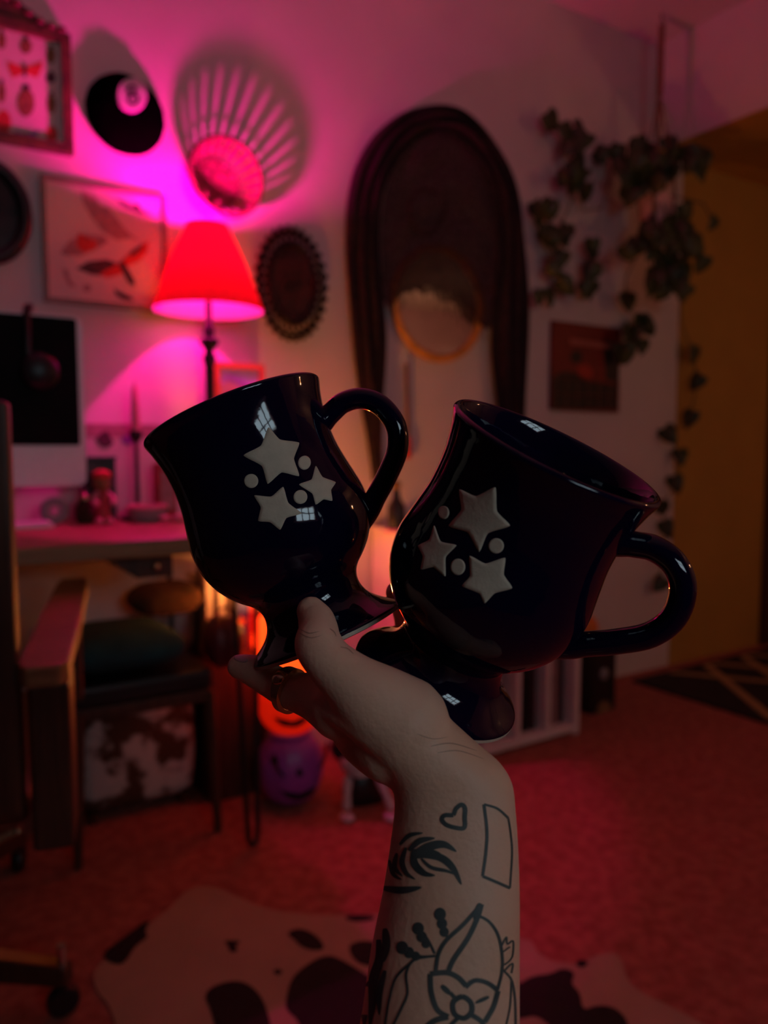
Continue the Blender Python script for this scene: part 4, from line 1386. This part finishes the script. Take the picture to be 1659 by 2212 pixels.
def mug(label, base, rim, hdir, scale, stars, dots):
    ax = (rim - base).normalized()
    hx_ = (hdir - ax * hdir.dot(ax)).normalized()
    hy_ = ax.cross(hx_)
    s = U * scale
    M_ = Matrix(((hx_.x * s, hy_.x * s, ax.x * s, base.x), (hx_.y * s, hy_.y * s, ax.y * s, base.y), (hx_.z * s, hy_.z * s, ax.z * s, base.z), (0, 0, 0, 1)))
    t = thing('mug', base, label, 'mug', 'dark blue star mugs in the hand')
    pr_ = spline([(r, z, 0) for z, r in PROF + INNER], 4)
    prof = [(1, 10), (150, 8), (160, 1)] + [(p.x, p.y) for p in pr_]
    g = G().lathe(prof, M_, 96, cap=True)
    body = obj('body', g, m_glaze, t, smooth='all')
    hp = spline([(r, 0, z) for z, r in HANDLE], 6)
    n = len(hp)
    R = []
    for i in range(n):
        tg = (hp[min(i + 1, n - 1)] - hp[max(i - 1, 0)]).normalized()
        nn = V((tg.z, 0, -tg.x))
        u = i / (n - 1)
        flare = 1 + .30 * max(0, 1 - u / .2) ** 2 + .25 * max(0, 1 - (1 - u) / .2) ** 2
        R.append([M_ @ (hp[i] + nn * 23 * flare * math.cos(2 * PI * k / 20) + V((0, 1, 0)) * 27 * flare * math.sin(2 * PI * k / 20)) for k in range(20)])
    obj('handle', G().rings(R), m_glaze, t, smooth='all')
    obj('foot_ring', G().lathe([(172.5, 4), (172.5, -3), (158, -6), (150, -2), (150, 6)], M_, 72, cap=False), m_clay, t, smooth=True)
    bv = bvh_of(body)
    for pts in stars:
        g = patch(bv, smooth_outline(smooth_outline(pts, 1, .10), 2, .25), .0003, .985)
        obj('star', g, m_clay, t, smooth='all')
    for x, y, rx, ry in dots:
        g = patch(bv, oval(x, y, rx, ry, 26), .00045, .95)
        obj('dot', g, m_clay, t, smooth='all')
    return t, body


def zl(pts):
    return [(280 + .3737 * x, 780 + .3737 * y) for x, y in pts]


def zr(pts):
    return [(820 + .446 * x, 820 + .446 * y) for x, y in pts]


starsL = [zl([(800, 372), (865, 455), (988, 468), (947, 565), (988, 672), (878, 640), (795, 720), (768, 605), (645, 545), (762, 490)]),
          zl([(890, 718), (916, 822), (1004, 882), (905, 905), (872, 982), (812, 930), (738, 928), (760, 845), (712, 772), (820, 786)]),
          zl([(1074, 598), (1112, 672), (1196, 700), (1162, 746), (1174, 812), (1122, 798), (1074, 836), (1058, 765), (970, 712), (1054, 686)])]
dotsL = [(280 + .3737 * x, 780 + .3737 * y, rx * .3737, ry * .3737) for x, y, rx, ry in ((1010, 588, 37, 41), (703, 693, 42, 42), (987, 786, 41, 41))]
starsR = [zr([(566, 512), (566, 640), (642, 710), (522, 742), (483, 846), (430, 738), (326, 712), (400, 632), (382, 524), (466, 568)]),
          zr([(265, 698), (294, 786), (380, 800), (318, 858), (322, 962), (262, 906), (198, 924), (212, 856), (183, 803), (244, 776)]),
          zr([(614, 856), (600, 946), (650, 1012), (556, 1034), (508, 1090), (486, 1036), (392, 1000), (440, 952), (430, 845), (512, 894)])]
dotsR = [(820 + .446 * x, 820 + .446 * y, rx * .446, ry * .446) for x, y, rx, ry in ((312, 644, 26, 33), (565, 805, 38, 38), (380, 907, 36, 41))]
K = 1.05
mug('dark navy glazed mug tilted left, held by its foot under the thumb', P(706, 1370, .374), P(502, 888, .374), RGT * .92 + UPV * .39, 1.0, starsL, dotsL)
mug('dark navy glazed mug on the right, tilted right with its opening visible', P(941, 1470, .346 * K), P(1221, 937, .305 * K), RGT * .9 - UPV * .42 - FWD * .32, K, starsR, dotsR)

# ------------------------------------------------------------------ the hand and forearm
t = thing('person', P(950, 2800, .27), 'bare tattooed forearm and hand holding up two dark mugs by their feet', 'person')
ARM = [(690, 2850, 1140, 2850, .268, .034), (735, 2420, 1128, 2420, .285, .030), (778, 2212, 1121, 2212, .292, .029), (800, 2060, 1121, 2060, .298, .0275), (828, 1920, 1121, 1920, .304, .0255),
       (846, 1800, 1118, 1820, .308, .022), (852, 1745, 1113, 1745, .310, .020), (848, 1700, 1106, 1690, .311, .0185), (828, 1662, 1080, 1648, .311, .018), (798, 1628, 1035, 1610, .311, .018),
       (765, 1598, 975, 1556, .311, .018), (732, 1570, 918, 1506, .313, .0175), (700, 1550, 865, 1468, .317, .016), (676, 1538, 800, 1445, .324, .0135), (664, 1528, 752, 1456, .330, .011)]
g = G()
R = []
st = ARM
fine = []
for i in range(len(st) - 1):
    p0, p1, p2, p3 = [st[max(0, min(len(st) - 1, i + j))] for j in (-1, 0, 1, 2)]
    for j in range(5):
        q = j / 5
        fine.append([.5 * (2 * p1[c] + (p2[c] - p0[c]) * q + (2 * p0[c] - 5 * p1[c] + 4 * p2[c] - p3[c]) * q * q + (3 * p1[c] - p0[c] - 3 * p2[c] + p3[c]) * q ** 3) for c in range(6)])
fine.append(list(st[-1]))
for lx, ly, rx, ry, d, th_ in fine:
    a, b = P(lx, ly, d), P(rx, ry, d)
    c = (a + b) / 2
    A = (b - a) / 2
    B = FWD * th_
    R.append([c + A * math.copysign(abs(math.cos(2 * PI * k / 40)) ** .92, math.cos(2 * PI * k / 40)) + B * math.sin(2 * PI * k / 40) for k in range(40)])
g.rings(R)


def finger(pts):
    q = [(P(x, y, d), r) for x, y, d, r in pts]
    ps, rs = [], []
    for i in range(len(q) - 1):
        for j in range(5):
            u = j / 5
            k0, k1, k2, k3 = [q[max(0, min(len(q) - 1, i + m_))] for m_ in (-1, 0, 1, 2)]
            cr = lambda a0, a1, a2, a3: .5 * (2 * a1 + (a2 - a0) * u + (2 * a0 - 5 * a1 + 4 * a2 - a3) * u * u + (3 * a1 - a0 - 3 * a2 + a3) * u ** 3)
            ps.append(cr(k0[0], k1[0], k2[0], k3[0]))
            rs.append(cr(k0[1], k1[1], k2[1], k3[1]))
    ps.append(q[-1][0])
    rs.append(q[-1][1])
    g.tube(ps, rs, 20, dome=True)


finger([(870, 1560, .310, .019), (800, 1508, .309, .0155), (750, 1465, .310, .0118), (708, 1425, .313, .0101), (688, 1392, .318, .0101), (688, 1362, .325, .0086), (682, 1338, .331, .0080), (672, 1320, .334, .0066)])
finger([(740, 1530, .325, .014), (690, 1508, .340, .0112), (650, 1497, .348, .0094), (620, 1489, .353, .0085), (585, 1470, .360, .0080), (548, 1449, .366, .0075), (518, 1440, .370, .0062)])
finger([(800, 1575, .330, .014), (775, 1548, .365, .011), (806, 1500, .402, .0092), (880, 1420, .432, .0088), (882, 1340, .432, .0080), (858, 1280, .420, .0066)])
finger([(835, 1600, .330, .014), (832, 1582, .372, .011), (860, 1530, .412, .0092), (900, 1450, .434, .0085), (930, 1390, .430, .0068)])
finger([(880, 1640, .325, .013), (892, 1628, .366, .0098), (930, 1578, .408, .0085), (965, 1515, .430, .0075), (985, 1460, .430, .0060)])
# soft mass of the palm that joins the finger roots behind
finger([(850, 1600, .318, .018), (800, 1570, .335, .017), (770, 1550, .352, .014)])
finger([(900, 1625, .318, .018), (860, 1600, .340, .017), (845, 1585, .362, .014)])
raw = obj('raw_hand', g, m_skin)
rm = raw.modifiers.new('r', 'REMESH')
rm.mode = 'VOXEL'
rm.voxel_size = .0014
rm.use_smooth_shade = True
sm = raw.modifiers.new('s', 'SMOOTH')
sm.factor = .5
sm.iterations = 7
dg = bpy.context.evaluated_depsgraph_get()
me = bpy.data.meshes.new_from_object(raw.evaluated_get(dg))
Mraw = WM.pop(raw)
bpy.data.objects.remove(raw)
for p in me.polygons:
    p.use_smooth = True
me.materials.clear()
me.materials.append(m_skin)
arm = obj('arm_and_hand', None, None, t, M=Mraw, share=me)
bv = bvh_of(arm)


def za(pts):
    return [(700 + .3014 * x, 1650 + .3014 * y) for x, y in pts]


def tattoo(name, strokes):
    g = G()
    for s in strokes:
        pts, wd_ = s[0], s[1]
        stroke(g, bv, za(pts), wd_ * .3014 * 1.18, taper='t' in s[2:], closed='c' in s[2:])
    if g.f:
        obj(name, g, m_ink, t)


tattoo('heart_tattoo', [([(925, 365), (945, 322), (985, 292), (1010, 318), (1008, 380), (1003, 458), (930, 455), (870, 432), (845, 395), (868, 368)], 27, 'c')])
tattoo('rectangle_tattoo', [([(1145, 290), (1240, 320), (1318, 388)], 14), ([(1318, 388), (1335, 500), (1345, 640), (1330, 890)], 11), ([(1330, 890), (1240, 850), (1135, 805)], 18), ([(1135, 805), (1158, 640), (1166, 480), (1145, 290)], 18)])
tattoo('feather_tattoo', [([(640, 650), (760, 592), (860, 578), (948, 628)], 52, 't'), ([(690, 655), (830, 670), (920, 742), (984, 865)], 46, 't'), ([(700, 680), (770, 742), (880, 768), (962, 800)], 24, 't'),
                          ([(650, 610), (650, 710), (715, 782), (795, 800)], 46, 't'), ([(590, 600), (562, 700), (592, 782), (655, 828)], 34, 't'), ([(610, 620), (690, 552), (795, 532)], 36, 't'),
                          ([(545, 580), (612, 515), (710, 495)], 26, 't'), ([(525, 640), (510, 740), (565, 805)], 30, 't'), ([(640, 660), (740, 640), (840, 650)], 56, 't'), ([(425, 890), (560, 906), (700, 885)], 44, 't'), ([(470, 690), (500, 790), (560, 830)], 26, 't')])
tattoo('berry_tattoo', [([(895, 1265), (862, 1190), (845, 1120)], 16), ([(795, 1360), (745, 1260), (690, 1190)], 16), ([(785, 1378), (690, 1378), (590, 1330)], 16)])
for bx_, by_, br_ in ((832, 1078, 44), (846, 1145, 38), (862, 1205, 34), (676, 1180, 42), (702, 1240, 38), (732, 1288, 32), (562, 1318, 44), (610, 1352, 38), (658, 1378, 32)):
    (bx_, by_), = za([(bx_, by_)])
    g = patch(bv, oval(bx_, by_, br_ * .3014, br_ * .3014 * 1.1, 16), .00025, .96)
    if g:
        obj('berry_tattoo', g, m_ink, t)
tattoo('flower_tattoo', [([(1127, 1005), (1000, 1150), (880, 1262), (822, 1360), (800, 1490)], 24), ([(1127, 1005), (1100, 1100), (1030, 1250), (930, 1400), (890, 1490)], 30), ([(1120, 1000), (1100, 1060), (1075, 1120)], 44, 't'),
                         ([(1105, 1088), (1180, 1130), (1242, 1220), (1272, 1350), (1272, 1490), (1240, 1620)], 18),
                         ([(762, 1505), (880, 1496), (960, 1530), (1018, 1590)], 32), ([(762, 1505), (770, 1640), (812, 1760), (890, 1812)], 32), ([(1012, 1600), (1080, 1552), (1170, 1570), (1245, 1625)], 28), ([(1245, 1625), (1212, 1740), (1150, 1850)], 30),
                         ([(990, 1668), (1050, 1710), (1055, 1780), (1000, 1822), (935, 1790), (925, 1710)], 32, 'c'), ([(842, 1588), (912, 1655)], 34, 't'), ([(1180, 1668), (1080, 1715)], 24, 't'), ([(905, 1640), (950, 1690)], 24),
                         ([(890, 1812), (800, 1838), (725, 1890)], 34), ([(1060, 1800), (1130, 1850), (1150, 1920)], 30), ([(960, 1820), (900, 1880)], 24),
                         ([(800, 1375), (650, 1405), (592, 1500), (600, 1640), (560, 1745), (495, 1880)], 15), ([(640, 1412), (520, 1530), (472, 1680), (450, 1800), (438, 1880)], 14),
                         ([(1270, 1305), (1305, 1240), (1310, 1292), (1352, 1270), (1345, 1385), (1290, 1440)], 10), ([(1275, 1350), (1330, 1310)], 9), ([(1290, 1482), (1348, 1430), (1340, 1500)], 10),
                         ([(1285, 1480), (1342, 1552), (1366, 1690), (1370, 1880)], 13), ([(1340, 1560), (1330, 1740), (1300, 1880)], 11)])
tattoo('shaded_leaf_tattoo', [([(395, 1260), (400, 1400), (360, 1540), (350, 1700), (330, 1880)], 60, 't'), ([(440, 1180), (450, 1300), (430, 1420)], 50, 't'), ([(440, 1480), (400, 1640), (400, 1800)], 40, 't'), ([(330, 1560), (300, 1720), (290, 1880)], 50, 't')])


def nail(px, py, rx, ry, rot):
    g = patch(bv, oval(px, py, rx, ry, 18, rot), .0005, .85)
    if g:
        obj('fingernail', g, m_nail, t, smooth='all')


nail(520, 1424, 17, 7, .25)
g = G()
for pts, wd_ in (([(930, 1612), (975, 1606), (1030, 1622)], 2.2), ([(945, 1626), (990, 1622), (1046, 1640)], 1.8), ([(900, 1585), (935, 1596), (968, 1592)], 1.5), ([(650, 1360), (668, 1368), (690, 1364)], 1.8), ([(648, 1368), (672, 1378), (696, 1372)], 1.4), ([(712, 1358), (722, 1366), (726, 1376)], 2.0), ([(735, 1398), (752, 1402), (764, 1414)], 1.8)):
    stroke(g, bv, pts, wd_, .00012, taper=True, step=2.0)
obj('skin_creases', g, m_crease, t)
# ring on the index finger
ra_, rb2 = P(650, 1497, .348), P(600, 1478, .357)
rc_ = P(627, 1492, .3518)
axr = (rb2 - ra_).normalized()
t2 = thing('finger_ring', rc_, 'brass signet ring on the index finger below the left mug', 'ring')
u_ = axr.orthogonal().normalized()
g = G()
w_ = axr.cross(u_)
RR = []
for k in range(40):
    a = 2 * PI * k / 40
    d = u_ * math.cos(a) + w_ * math.sin(a)
    up = max(0, d.dot((UPV - FWD * .9).normalized())) ** 3
    wd_ = .0022 + .0020 * up
    RR.append([rc_ + d * .0087 - axr * wd_, rc_ + d * (.0104 + .0010 * up) - axr * wd_ * .8, rc_ + d * (.0104 + .0010 * up) + axr * wd_ * .8, rc_ + d * .0087 + axr * wd_])
obj('band', G().rings(RR, closed=True), m_brass, t2, smooth=True)
dd = (UPV * .55 - FWD * .85 - axr * (UPV * .55 - FWD * .85).dot(axr)).normalized()
obj('setting', G().ell(rc_ + dd * .0112, (.0036, .0036, .0018), Matrix.Rotation(0, 3, 'X') @ dd.to_track_quat('Z', 'Y').to_matrix()), m_brass, t2, smooth=True)
